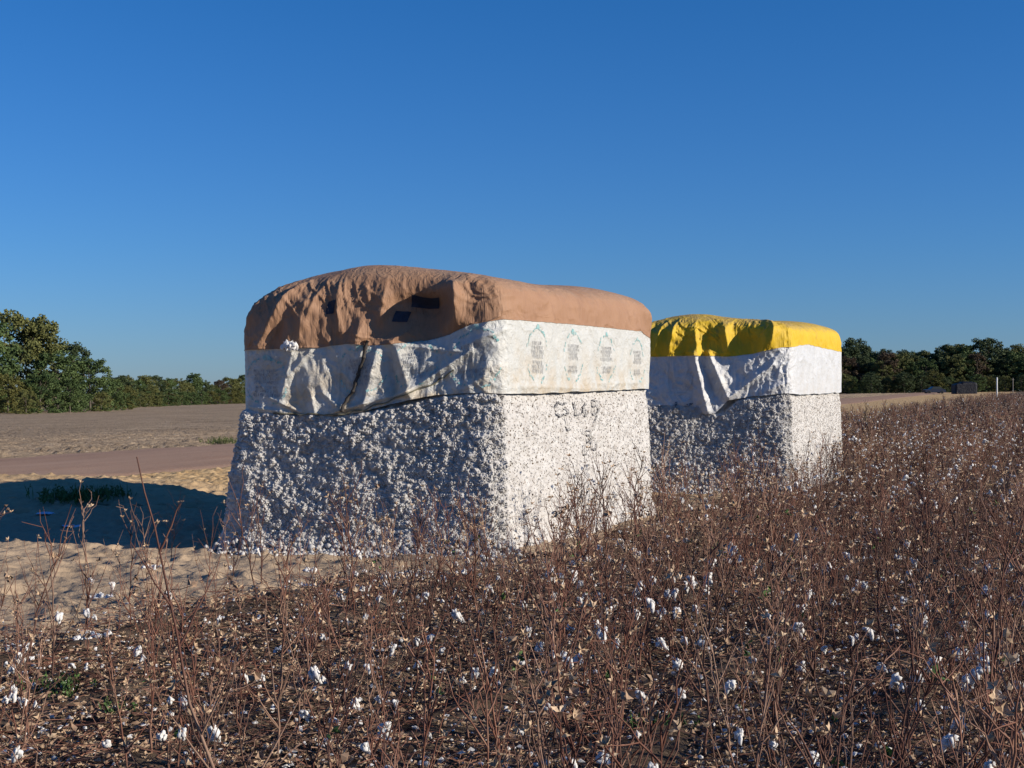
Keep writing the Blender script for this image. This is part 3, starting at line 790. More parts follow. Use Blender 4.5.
    zb = lambda s, P: np.full_like(s, .05); zc = lambda s, P: np.full_like(s, 1.5)
    zt = lambda xy: 2.5 - .25 * (xy[:, 0] < -.6)
    make_tarp(31, 2.1, 5.0, zb, zc, zt, (1.8, 1.8, 1.8), [], M['cap_navy'], M['cap_navy'], t3, 1.0)

# ------------------------------------------------------------------ cotton plants
def boll_mesh(seed):
    r = np.random.default_rng(seed); mb = MB(); iv, it = ICO2
    for k in range(9):
        a = k / 9 * 6.28 + r.random(); d = np.array([math.cos(a) * .016, math.sin(a) * .016, r.uniform(-.022, .014)]) * r.uniform(.5, 1.3)
        n = fbm(iv[:, 0] * 3.1 + seed + k, iv[:, 1] * 3.1, iv[:, 2] * 3.1, seed, 4)[:, None]
        mb.add(iv * (.25 + 1.5 * n) * np.array([.011, .011, .015]) * r.uniform(.5, 1.7, 3) + d, None, it, 0)
    if r.random() < .6:                                            # a lock pulled out and hanging
        mb.add(iv * (.6 + .8 * fbm(iv[:, 0] * 3, iv[:, 1] * 3, iv[:, 2] * 3, seed + 9, 2)[:, None]) * np.array([.013, .013, .035]) + np.array([.012, 0, -.03]), None, it, 0)
    return mb.mesh('open_boll', [M['lint']])

def leafquad(mb, c, d, nrm, l, w, m, cup=.0):
    d = d / (np.linalg.norm(d) + 1e-9); sd = np.cross(d, nrm); sd /= np.linalg.norm(sd) + 1e-9; up = np.cross(sd, d)
    V = [c, c + d * l * .45 + sd * w * .5 + up * cup, c + d * l, c + d * l * .45 - sd * w * .5 + up * cup, c + d * l * .5 - up * cup]
    mb.add(np.array(V), None, [[0, 1, 4], [1, 2, 4], [2, 3, 4], [3, 0, 4]], m)

def bur_arr(mb, c, r, m=0, sc=1.0):
    n = r.integers(3, 5); a0 = r.random() * 6.28; tilt = r.normal(0, .5, 3)
    for k in range(n):
        a = a0 + k / n * 6.28
        d = np.array([math.cos(a), math.sin(a), r.uniform(.2, .9)]) + tilt * .6
        leafquad(mb, c, d, np.array([0, 0, 1.0]) + tilt, .026 * sc, .016 * sc, m, .003 * sc)
def bur_mesh(seed):
    mb = MB(); bur_arr(mb, np.zeros(3), np.random.default_rng(seed)); return mb.mesh('dry_bur', [M['bur']], False)
def leaf_mesh(seed, mat):
    mb = MB(); r = np.random.default_rng(seed)
    for k in range(3): leafquad(mb, r.normal(0, .006, 3), r.normal(0, 1, 3), r.normal(0, 1, 3), r.uniform(.03, .055), r.uniform(.018, .03), 0, .006)
    return mb.mesh('withered_leaf' if mat is M['dry_leaf'] else 'green_leaf', [mat], False)

def plant_skel(seed, height, forks, bolls, burs, lean=0.0, lod=0, low_bolls=True):
    """limbs as polylines with radii, and where bolls and burs sit"""
    r = np.random.default_rng(seed)
    limbs, tips = [], []
    n = 11 if lod == 0 else (6 if lod == 1 else 4)
    t = np.linspace(0, 1, n)
    la = r.random() * 6.28; ln = np.array([math.cos(la), math.sin(la), 0]) * (lean + r.uniform(0, .10))
    st = np.stack([np.zeros(n), np.zeros(n), t * height], 1) + ln * (t ** 1.5)[:, None] * height + r.normal(0, .010, (n, 3)) * np.minimum(t * 3, 1)[:, None]
    limbs.append((st, .0062 * (1 - .72 * t) * (1.0 if lod < 2 else 1.5)))
    a = r.random() * 6.28
    for k in range(forks):
        f = r.uniform(.12, .92); base = np.array([np.interp(f, t, st[:, j]) for j in range(3)])
        a += 2.4 + r.normal(0, .4); L = height * r.uniform(.22, .52) * (1.1 - .55 * f)
        el = r.uniform(.72, 1.25)
        d = np.array([math.cos(a) * math.cos(el), math.sin(a) * math.cos(el), math.sin(el)])
        m = 6 if lod == 0 else (4 if lod == 1 else 3)
        tt = np.linspace(0, 1, m)
        br = base + d * (tt * L)[:, None] + np.array([0, 0, 1]) * (.25 * L * tt ** 2)[:, None] + r.normal(0, .010 if lod == 0 else .012, (m, 3)) * tt[:, None]
        limbs.append((br, .0034 * (1 - .62 * tt) * (1.0 if lod < 2 else 1.5)))
        tips += [br[-1], br[m // 2]]
        if lod == 0 or (lod == 1 and r.random() < .4):
            for q in range(r.integers(0, 3)):
                f2 = r.uniform(.3, .95); b2 = np.array([np.interp(f2, tt, br[:, j]) for j in range(3)])
                d2 = d + r.normal(0, .65, 3); d2 /= np.linalg.norm(d2); d2[2] = abs(d2[2]) * .8 - .05
                L2 = r.uniform(.04, .13); p2 = b2 + d2 * L2 * .5 + r.normal(0, .004, 3)
                limbs.append((np.array([b2, p2, b2 + d2 * L2]), np.array([.0021, .0017, .0011]))); tips.append(b2 + d2 * L2)
    tips = np.array(tips) if tips else st[-1:]
    r.shuffle(tips)
    if bolls and low_bolls:                                                      # open cotton hangs mostly low on the stripped plants
        k = np.argsort(tips[:, 2] + r.uniform(0, .35, len(tips)) * height); low = [q for q in k[:bolls]]; tips = np.concatenate([tips[low], tips[[q for q in range(len(tips)) if q not in set(low)]]])
    nb = min(bolls, len(tips)); nu = min(burs, len(tips) - nb)
    return limbs, tips[:nb], tips[nb:nb + nu], r

def build_plants():
    BOLL = [boll_mesh(k) for k in range(6)]
    BUR = [bur_mesh(50 + k) for k in range(5)]
    DLEAF = [leaf_mesh(80 + k, M['dry_leaf']) for k in range(3)]
    GLEAF = [leaf_mesh(90 + k, M['green_leaf']) for k in range(3)]
    # candidate spots: rows along A2, 0.96 m apart
    r = np.random.default_rng(77)
    spots = []
    for k in range(-14, 95):
        u = 0.35 + .96 * k
        v = -13.0
        while v < 190:
            v += (.105 if v < 40 else .105 + (v - 40) * .006) * r.uniform(.4, 1.6)
            uu = u + r.normal(0, .20); vv = v
            x = 0.42 + N2[0] * uu + A2[0] * vv; y = 13.4 + N2[1] * uu + A2[1] * vv
            if y < 2.9 or abs(x) > y * .40 + (4.5 if x > 0 else 2.5): continue
            spots.append((x, y))
    S = np.array(spots)
    fi = in_field(S[:, 0], S[:, 1])
    keep = fi > .02
    # thinner towards the sandy headland and right at the camera
    pr = 0.60 + 0.40 * sstep(.1, 2.0, fi)
    pr = np.where(field_u(S[:, 0], S[:, 1]) > .1, np.maximum(pr, .85), pr)
    pr = np.where(S[:, 1] < 5.0, pr * .55, np.where(S[:, 1] < 8.5, pr * .82, pr))
    pr = np.where((field_u(S[:, 0], S[:, 1]) < 1.2) & (S[:, 1] > 10), pr * .42, pr)
    pr = np.where(S[:, 0] < -.15 * S[:, 1], pr * .85, pr)
    pr = np.where((S[:, 0] < -.12 * S[:, 1]) & (S[:, 1] > 6.3), pr * .50, pr)
    pr = pr * (.80 + .20 * sstep(-.30, -.02, S[:, 0] / S[:, 1]))
    keep &= r.random(len(S)) < pr
    # nothing grows through the second module
    for (cx, cy) in ((-0.115, 13.4), (4.27, 21.5)):
        d = S - np.array([cx, cy]); a = d @ N2; b = d @ A2
        keep &= ~((a > -2.95) & (a < .10) & (b > -.12 + .207 * a) & (b < 5.5))
    S = S[keep]
    # a few strays on the sand
    stray = [at(172, 560), at(228, 575), at(30, 660), at(120, 640), at(300, 580), at(262, 590), at(345, 585), at(420, 572), at(480, 565), at(205, 610), at(160, 650)]
    S = np.concatenate([np.array(stray), S])
    order = np.argsort(S[:, 1]); S = S[order]
    view = np.abs(S[:, 0]) < S[:, 1] * .372 + .25
    idx = np.where(view)[0][:299]; near = S[idx]; far = np.delete(S, idx, 0)
    # ---- prototypes: (height, forks, bolls, burs, lean, dry leaves, green leaves, words)
    kinds = [
        (0.92, 11, 0, 5, .05, 0, 0, 'tall bare reddish brown cotton stalk with empty burs'),
        (0.80, 9, 1, 5, .08, 0, 0, 'bare brown cotton stalk holding one white boll'),
        (0.72, 12, 2, 6, .10, 1, 0, 'twiggy brown cotton stalk holding two white bolls'),
        (0.98, 8, 0, 3, .20, 0, 0, 'tall thin cotton stalk leaning to one side'),
        (0.62, 10, 3, 4, .06, 0, 0, 'short brown cotton stalk holding three white bolls'),
        (0.84, 13, 1, 8, .05, 2, 0, 'bushy brown cotton stalk with withered leaves and one white boll'),
        (0.70, 7, 0, 4, .28, 0, 0, 'bent leafless cotton stalk with empty burs'),
        (0.88, 10, 2, 6, .04, 0, 0, 'upright branching cotton stalk holding two white bolls'),
        (0.56, 8, 1, 3, .12, 0, 3, 'short cotton stalk with green leaves and one white boll'),
        (0.78, 11, 0, 7, .10, 1, 0, 'brown cotton stalk with many empty tan burs and a withered leaf'),
        (1.02, 9, 1, 4, .12, 0, 0, 'very tall cotton stalk holding one white boll'),
        (0.66, 12, 0, 5, .14, 0, 2, 'low twiggy cotton stalk with a few green leaves'),
    ]
    protos = []
    for i, (h, fk, nb, nu, ln, dl, gl, words) in enumerate(kinds):
        limbs, bp, up, rr_ = plant_skel(300 + i, h, fk, nb, nu, ln)
        mb = MB()
        for pts, rad in limbs: mb.tube(pts, rad, 4 if len(pts) > 4 else 3)
        root = empty('cotton_plant', (0, 0, 0))
        root['category'] = 'cotton plant'
        link('stalk', mb.mesh('stalk', [M['stalk']]), root)
        for q in bp:
            o = link('open_boll', BOLL[rr_.integers(6)], root, tuple(q)); o.rotation_euler = tuple(rr_.uniform(-.6, .6, 3)); o.scale = (rr_.uniform(.60, .95),) * 3
        for q in up:
            o = link('empty_bur', BUR[rr_.integers(5)], root, tuple(q)); o.rotation_euler = tuple(rr_.uniform(-1, 1, 3))
        spots_l = limbs[1:]
        for q in range(dl):
            L = spots_l[rr_.integers(len(spots_l))][0]; o = link('withered_leaf', DLEAF[rr_.integers(3)], root, tuple(L[-1])); o.rotation_euler = tuple(rr_.uniform(-2, 2, 3))
        for q in range(gl):
            L = spots_l[rr_.integers(len(spots_l))][0]; o = link('green_leaf', GLEAF[rr_.integers(3)], root, tuple(L[len(L) // 2])); o.rotation_euler = tuple(rr_.uniform(-2, 2, 3))
        protos.append((root, words))
    def copy_tree(root):
        c = root.copy(); COL.objects.link(c)
        for ch in list(root.children):
            d = ch.copy(); COL.objects.link(d); d.parent = c
        return c
    used = set(); strayset = {tuple(q) for q in stray}
    for i, (x, y) in enumerate(near):
        px = 512 + FPX * x / y
        k = int(r.choice(len(kinds), p=np.array([.09, .12, .13, .06, .09, .08, .06, .12, .05, .07, .07, .06])))
        if (x, y) in [tuple(q) for q in stray[:3]]: k = [10, 0, 3][[tuple(q) for q in stray[:3]].index((x, y))]
        root, words = protos[k]
        o = root if k not in used else copy_tree(root)
        used.add(k)
        o.location = (x, y, float(H(x, y)) - .02); sc = r.uniform(.78, 1.12) * (1 if r.random() < .3 or i < 3 else .84 + .16 * float(sstep(-.15, .15, x / y)))
        sc = sc * (1.12 if (x, y) in strayset else 1)
        o.rotation_euler = (r.normal(0, .06), r.normal(0, .06), r.uniform(0, 6.28)); o.scale = (sc, sc, sc)
        where = ('at the far left edge of the picture' if px < 110 else 'on the sand left of the brown capped module' if px < 230 and y > 7.5 else
                 'left of the middle in the foreground' if px < 330 else 'in front of the nearer module\'s shaded end' if px < 500 else
                 'in front of the nearer module\'s sunlit side' if px < 655 else 'below the yellow capped module' if px < 845 else 'at the right edge of the picture')
        dist = 'closest stalks' if y < 5.4 else ('middle rows' if y < 7.2 else 'back rows')
        sz = ''
        lab = f'{sz}{words} {where}'
        if len(lab.split()) > 16: lab = f'{words} {where}'
        if len(lab.split()) > 16: lab = lab.replace(' cotton stalk', ' stalk').replace('reddish ', '').replace(' to one side', '')
        where2 = where.replace(' of the picture', '').replace('nearer module\'s ', '').replace(' in the foreground', '').replace(' capped', '')
        if len(lab.split()) > 16: lab = words.replace('reddish ', '') + ' ' + where2
        if len(lab.split()) > 16: lab = words.replace('reddish ', '').replace(' cotton stalk', ' stalk').replace(' and a withered leaf', '') + ' ' + where2
        if len(lab.split()) > 16: lab = words.split(' holding')[0].split(' with')[0] + ' ' + where2
        tag(o, lab, 'cotton plant', 'leafless cotton stalks in the foreground')
    for k, (root, _) in enumerate(protos):
        if k not in used:
            for ch in list(root.children): bpy.data.objects.remove(ch)
            bpy.data.objects.remove(root)
    # the single tall stalk that rises in front of the shadow
    hx, hy = -0.66, 3.75
    o = empty('cotton_plant', (hx, hy, float(H(hx, hy)) - .02)); rr_ = np.random.default_rng(6)
    t = np.linspace(0, 1, 16); st = np.stack([-.36 * t ** 1.1 + .012 * np.sin(t * 9), .02 * np.sin(t * 7), 1.40 * t], 1) + rr_.normal(0, .004, (16, 3))
    mb = MB(); mb.tube(st, .0075 * (1 - .75 * t), 6); ends = []
    for f, dx, dy, L in ((.30, .5, .3, .34), (.38, -.6, -.2, .30), (.47, .45, -.4, .30), (.55, -.5, .4, .26), (.64, .42, .2, .24), (.72, -.55, -.2, .18), (.82, .4, .1, .12)):
        b = np.array([np.interp(f, t, st[:, j]) for j in range(3)]); d = np.array([dx, dy, .85]); d /= np.linalg.norm(d); u = np.linspace(0, 1, 6)
        br = b + d * (u * L)[:, None] + np.array([0, 0, .12 * L]) * (u ** 2)[:, None] + rr_.normal(0, .005, (6, 3)) * u[:, None]
        mb.tube(br, .0036 * (1 - .65 * u), 4); ends.append(br[-1])
    link('stalk', mb.mesh('stalk', [M['stalk']]), o)
    for q in ends[:3]: link('empty_bur', BUR[2], o, tuple(q))
    b_ = link('open_boll', BOLL[1], o, tuple(ends[1] * .6 + st[5] * .4)); b_.scale = (.42, .42, .42)
    tag(o, 'tallest single reddish stalk leaning left before the module shadow, reaching up to the road', 'cotton plant', 'leafless cotton stalks in the foreground')
    # ---- the rest of the field: one uncountable mass
    def lowboll(mb, c, rr_, s=1.0):
        iv, it = ICO1
        for q in range(2): mb.add(iv * (1 + 1.0 * (rr_.random((len(iv), 1)) - .5)) * .0115 * s * rr_.uniform(.5, 1.8, 3) + c + rr_.normal(0, .012, 3), None, it, 1)
    pools = []
    for lod in (0, 1, 2):
        pool = []
        for i in range(14 if lod else 10):
            rr0 = np.random.default_rng(900 + 40 * lod + i)
            limbs, bp, up, rr_ = plant_skel(500 + 50 * lod + i, rr0.uniform(.58, .98), int(rr0.integers(9, 14)), int(rr0.choice([0, 1, 1, 1, 2, 3])), int(rr0.integers(4, 9)), rr0.uniform(.03, .18), lod, False)
            mb = MB()
            for pts, rad in limbs: mb.tube(pts, rad * (1.0, 1.15, 1.5)[lod], 3)
            for q in bp: lowboll(mb, q, rr_, (.95, 1.05, 1.2)[lod])
            for q in up: bur_arr(mb, q, rr_, 2, (1.1, 1.35, 1.7)[lod])
            pool.append(mb.arrays())
        pools.append(pool)
    VV, QQ, TT, qm, tm = [], [], [], [], []; n = 0
    print('plants near', len(near), 'far', len(far))
    hz = H(far[:, 0], far[:, 1])
    tallness = .66 + .5 * fbm(far[:, 0] * .35, far[:, 1] * .35, 0, 8, 2)
    for i, (x, y) in enumerate(far):
        lod = 0 if y < 12 else (1 if y < 32 else 2)
        V, Q, T, mi = pools[lod][r.integers(len(pools[lod]))]
        a = r.uniform(0, 6.28); sc = r.uniform(.85, 1.15) * tallness[i]
        c, s_ = math.cos(a) * sc, math.sin(a) * sc
        W = np.empty_like(V); W[:, 0] = V[:, 0] * c - V[:, 1] * s_ + x; W[:, 1] = V[:, 0] * s_ + V[:, 1] * c + y; W[:, 2] = V[:, 2] * sc + hz[i] - .02
        VV.append(W.astype(np.float32)); QQ.append((Q + n).astype(np.int32)); TT.append((T + n).astype(np.int32)); qm.append(mi[:len(Q)]); tm.append(mi[len(Q):]); n += len(V)
    me = mesh_np('cotton_field', np.concatenate(VV), np.concatenate(QQ), np.concatenate(TT), [M['stalk'], M['lint'], M['bur']], np.concatenate(qm + tm), False)
    tag(link('cotton_field', me), 'dense brown harvested cotton stalks with white specks stretching to the right', 'cotton field', kind='stuff')
    print('field verts', n)

def build_litter():
    r = np.random.default_rng(5)
    mb = MB()
    n = 70000
    y = 4.2 + (r.random(n) ** 1.35) * 17; x = r.uniform(-.42, .42, n) * y + r.normal(0, .2, n)
    fi = in_field(x, y) + .8 * (fbm(x * 1.5, y * 1.5, 0, 44, 3) - .5)
    keep = r.random(n) < np.where(fi > 0, 1.0, np.where((x < 0) | (y < 12.6), np.exp(fi * 2.2), 0) * .55)
    keep &= ~((y > 12.9) & (x < .3 + (y - 13.4) * .39))
    x, y = x[keep], y[keep]
    z = H(x, y) + .02
    iv, it = ICO1
    for k in range(len(x)):
        c = np.array([x[k], y[k], z[k] + abs(r.normal(0, .02))]); t = r.random()
        if t < .42:
            a = r.uniform(0, 6.28); L = r.uniform(.04, .22); d = np.array([math.cos(a), math.sin(a), r.normal(0, .22)]) * L
            mb.tube(np.array([c, c + d * .5 + r.normal(0, .006, 3), c + d]), r.uniform(.0012, .0032), 3, 0)
        elif t < .72: bur_arr(mb, c, r, 1, r.uniform(.6, 1.1))
        elif t < .895: leafquad(mb, c, r.normal(0, 1, 3) * np.array([1, 1, .3]), r.normal(0, .5, 3) + np.array([0, 0, 1.]), r.uniform(.03, .06), r.uniform(.02, .04), 2, .008)
        else: mb.add(iv * (1 + 1.1 * (r.random((len(iv), 1)) - .5)) * r.uniform(.005, .015) * r.uniform(.5, 1.6, 3) * np.array([1, 1, .7]) + c, None, it, 3)
    tag(link('field_litter', mb.mesh('field_litter', [M['stalk'], M['bur'], M['dry_leaf'], M['lint']], False)), 'twigs, burs, dry leaf crumbs and lint littering the field soil', 'litter', kind='stuff')

def tuft_mesh(seed, spread):
    r = np.random.default_rng(seed); mb = MB(); iv, it = ICO2
    for k in range(int(16 + spread * 260)):
        n = fbm(iv[:, 0] * 2.5 + k, iv[:, 1] * 2.5, iv[:, 2] * 2.5, seed + k, 3)[:, None]
        d = np.array([r.normal(0, spread), r.normal(0, spread * .6), 0]); s = r.uniform(.008, .022)
        mb.add(iv * (.2 + 1.6 * n) * s * r.uniform(.6, 1.6, 3) + d + np.array([0, 0, s * r.uniform(.3, 1.6)]), None, it)
    return mb.mesh('cotton_tuft', [M['lint']])

def build_small_things():
    # fallen tufts
    T = [tuft_mesh(k, .035 + .010 * (k % 3)) for k in range(4)]
    big = tuft_mesh(21, .13)
    spots = [(85, 640, 'fallen white cotton tuft on the sand at the left edge'), (150, 572, 'small cotton tuft on the sand just below the module shadow'), (95, 646, 'flattened cotton tuft beside another on the left sand'),
             (100, 600, 'lone cotton tuft on open sand left of the module'), (20, 655, 'cotton tuft on the sand at the far left frame edge'), (310, 572, 'cotton tuft on the sand under the module\'s shaded end'),
             (300, 640, 'cotton tuft between the stalks left of the middle'), (600, 600, 'cotton tuft below the sunlit side of the nearer module'), (560, 650, 'cotton tuft in the litter near the middle foreground')]
    for i, (px, py, lab) in enumerate(spots):
        x, y = at(px, py); o = link('cotton_tuft', T[i % 4], None, (x, y, GZ(x, y) - .01), random.uniform(0, 6)); tag(o, lab, 'cotton tuft', 'cotton tufts fallen on the ground')
    for px, py, lab in ((300, 588, 'large heap of loose cotton on the sand below the shaded end'), (412, 578, 'loose heap of cotton beside the foot of the nearer module')):
        x, y = at(px, py); o = link('cotton_tuft', big, None, (x, y, GZ(x, y) - .01), random.uniform(0, 6)); tag(o, lab, 'cotton tuft', 'cotton tufts fallen on the ground')
    o = link('cotton_tuft', tuft_mesh(44, .03), None, (-2.16, 13.58, 1.985)); o.scale = (1.0, .6, 1.5); tag(o, 'white cotton tuft caught on the lower left seam of the brown cap', 'cotton tuft', 'cotton tufts fallen on the ground')
    # scraps in the shadow
    for px, py, lab, w in ((48, 521, 'thin flat white plastic scrap coloured shade-blue lying in the module shadow', .26), (73, 527, 'crumpled white plastic scrap coloured shade-blue lying in the module shadow', .24)):
        x, y = at(px, py); n = 14; U, V = np.meshgrid(np.linspace(-.5, .5, n), np.linspace(-.5, .5, n))
        k = w * 40
        Z = .05 * np.abs(fbm(U * 5 + k, V * 5, 0, int(k), 3) - .35) + .012
        me = mesh_np('plastic_scrap', np.stack([U * w * (1 + .3 * V), V * w * .7, Z], -1).reshape(-1, 3), grid_quads(n, n), None, [M['shade_blue_plastic']], smooth=False)
        tag(link('plastic_scrap', me, None, (x, y, GZ(x, y) - .005), random.uniform(-.3, .3)), lab, 'plastic scrap')
    # weeds
    def weed(name, px, py, wid, hgt, n, mat, lab, cat, dist=None, grp=None, seed=0):
        r = np.random.default_rng(seed + 1)
        x, y = at(px, py) if dist is None else ((px - 512) / FPX * dist, dist)
        mb = MB()
        for k in range(n):
            c = np.array([r.normal(0, wid * .4), r.normal(0, wid * .3), 0]); d = np.array([r.normal(0, .5), r.normal(0, .5), 1.]); L = hgt * r.uniform(.4, 1.1)
            leafquad(mb, c, d, r.normal(0, 1, 3), L, L * .05 + .004, 0, L * .02)
            if k % 2 == 0:
                for q in range(7): leafquad(mb, c + d / np.linalg.norm(d) * L * r.uniform(.2, .9), r.normal(0, 1, 3), r.normal(0, 1, 3), hgt * .17, hgt * .08, 0, .006)
        tag(link(name, mb.mesh(name, [mat], False), None, (x, y, float(H(x, y)) - .0)), lab, cat, grp)
    weed('weed_clump', 78, 514, .60, .26, 200, M['green_leaf'], 'dark bushy weed clump growing in the module shadow', 'weeds', seed=1)
    weed('weed_clump', 112, 510, .35, .18, 80, M['green_leaf'], 'smaller low weed clump right of the bushy one in shadow', 'weeds', seed=2)
    weed('grass_tuft', 222, 443, .85, .26, 140, M['grass'], 'short green grass tuft at the far road edge left of the module', 'grass', seed=3)
    weed('grass_tuft', 858, 413, 2.2, .3, 160, M['grass'], 'green grass strip at the road edge right of the yellow capped module', 'grass', dist=72, seed=4)
    weed('weed_clump', 58, 700, .16, .16, 36, M['green_leaf'], 'small green weed at the bottom left among the stalks', 'weeds', seed=5)
    weed('weed_clump', 118, 720, .14, .12, 26, M['green_leaf'], 'low green weed near the bottom left corner', 'weeds', seed=6)
    weed('weed_clump', 660, 735, .16, .12, 26, M['green_leaf'], 'low green weed in the middle foreground', 'weeds', seed=7)
    weed('weed_clump', 935, 690, .15, .14, 26, M['green_leaf'], 'low green weed at the bottom right among stalks', 'weeds', seed=8)
    # posts far right
    for px, D, h, rad, mat, lab in ((997, 200, 2.7, .09, 'white_paint', 'white post standing before the right woods'), (1013, 205, 2.6, .05, 'grey_wood', 'thin grey post right of the white post')):
        x = (px - 512) / FPX * D; mb = MB(); mb.tube([(0, 0, -.3), (0, 0, h * .5), (0, 0, h), (0, 0, h + .02)], [rad, rad, rad * .9, .01], 8)
        o = empty('marker_post', (x, D, float(H(x, D)))); link('post', mb.mesh('post', [M[mat]]), o)
        mb = MB(); mb.tube([(-.14, 0, h * .9), (.14, 0, h * .9)], .05, 6); link('crossbar', mb.mesh('crossbar', [M[mat]]), o)
        tag(o, lab, 'post')
    # small far car at the foot of the woods
    D = 285; x = (934 - 512) / FPX * D; o = empty('parked_car', (x, D, float(H(x, D)) - .1), .1)
    def prism(prof, w, name, mat, par):
        n = len(prof); V = [(a, -w / 2, b) for a, b in prof] + [(a, w / 2, b) for a, b in prof]
        import bmesh
        bm = bmesh.new(); vs = [bm.verts.new(v) for v in V]
        bm.faces.new(vs[:n]); bm.faces.new(vs[n:][::-1])
        for k in range(n): bm.faces.new((vs[k], vs[n + k], vs[n + (k + 1) % n], vs[(k + 1) % n]))
        bmesh.ops.recalc_face_normals(bm, faces=bm.faces); bmesh.ops.bevel(bm, geom=bm.edges[:], offset=.05, segments=2, affect='EDGES')
        me = bpy.data.meshes.new(name); bm.to_mesh(me); bm.free(); me.materials.append(mat); return link(name, me, par)
    body = prism([(-2.2, .3), (-2.2, .85), (-1.2, .98), (1.9, .98), (2.2, .8), (2.2, .3)], 1.75, 'body', M['car_paint'], o)
    prism([(-1.1, .96), (-.4, 1.5), (1.0, 1.5), (1.75, .96)], 1.55, 'cabin', M['car_glass'], o)
    for a in (-1.35, 1.35):
        for b in (-.85, .85):
            mb = MB(); t = np.linspace(0, 2 * math.pi, 20); mb.tube(np.stack([.24 * np.cos(t), 0 * t, .24 * np.sin(t)], 1), .09, 6); mb.add(np.array([[0, 0, 0]] + [[.24 * math.cos(q), 0, .24 * math.sin(q)] for q in t[:-1]]), None, [[0, k + 1, (k + 1) % 19 + 1] for k in range(19)])
            link('wheel', mb.mesh('wheel', [M['rubber']]), o, (a, b, .33))
    tag(o, 'tiny dark car parked at the foot of the right woods', 'car')

# ------------------------------------------------------------------ trees
def tree_proto(seed, h, w, nblob, leaf, low=.08, spiky=0.0):
    r = np.random.default_rng(seed)
    mt = MB()
    n = 7; t = np.linspace(0, 1, n); tr = np.stack([r.normal(0, .12, n) * t, r.normal(0, .12, n) * t, t * h * .82], 1)
    mt.tube(tr, h * .021 * (1 - .8 * t), 7)
    blobs = []
    for k in range(nblob):
        z = h * (low + (1 - low) * r.random() ** .85); f = (z / h - low) / (1 - low)
        prof = np.sqrt(np.clip(1 - (abs(f - .38) / .66) ** 2.1, .04, 1)) * (1 - spiky * f)
        a = r.uniform(0, 6.28); rad = w / 2 * prof * math.sqrt(r.uniform(.12, 1.0)) * r.uniform(.75, 1.12)
        blobs.append((np.array([math.cos(a) * rad, math.sin(a) * rad, z * r.uniform(.93, 1.03)]), r.uniform(.5, 1.15) * h * .072))
    for k in range(9):
        b = blobs[r.integers(nblob)][0]; f = r.uniform(.25, .8); s0 = np.array([np.interp(f, t, tr[:, j]) for j in range(3)])
        if b[2] < s0[2]: continue
        mt.tube(np.stack([s0, s0 * .5 + b * .5 + r.normal(0, .15, 3), b]), [h * .009, h * .006, h * .002], 5)
    VV = []
    for c, rad in blobs:
        m = int(95 * (rad / (h * .072)) ** 2 + 8)
        d = r.normal(0, 1, (m, 3)); d /= np.linalg.norm(d, axis=1, keepdims=True)
        p = c + d * (rad * r.random((m, 1)) ** .45) * np.array([1.1, 1.1, .8])
        u = r.normal(0, 1, (m, 3)); u /= np.linalg.norm(u, axis=1, keepdims=True)
        v = np.cross(u, r.normal(0, 1, (m, 3))); v /= np.linalg.norm(v, axis=1, keepdims=True)
        s = leaf * r.uniform(.6, 1.3, (m, 1))
        VV.append(np.stack([p - u * s, p + v * s * .62, p + u * s, p - v * s * .62], 1).reshape(-1, 3))
    V = np.concatenate(VV); Q = np.arange(len(V)).reshape(-1, 4)
    return mt.mesh('trunk', [M['bark']]), mesh_np('crown', V, Q, None, [M['leaf_green']], smooth=False)

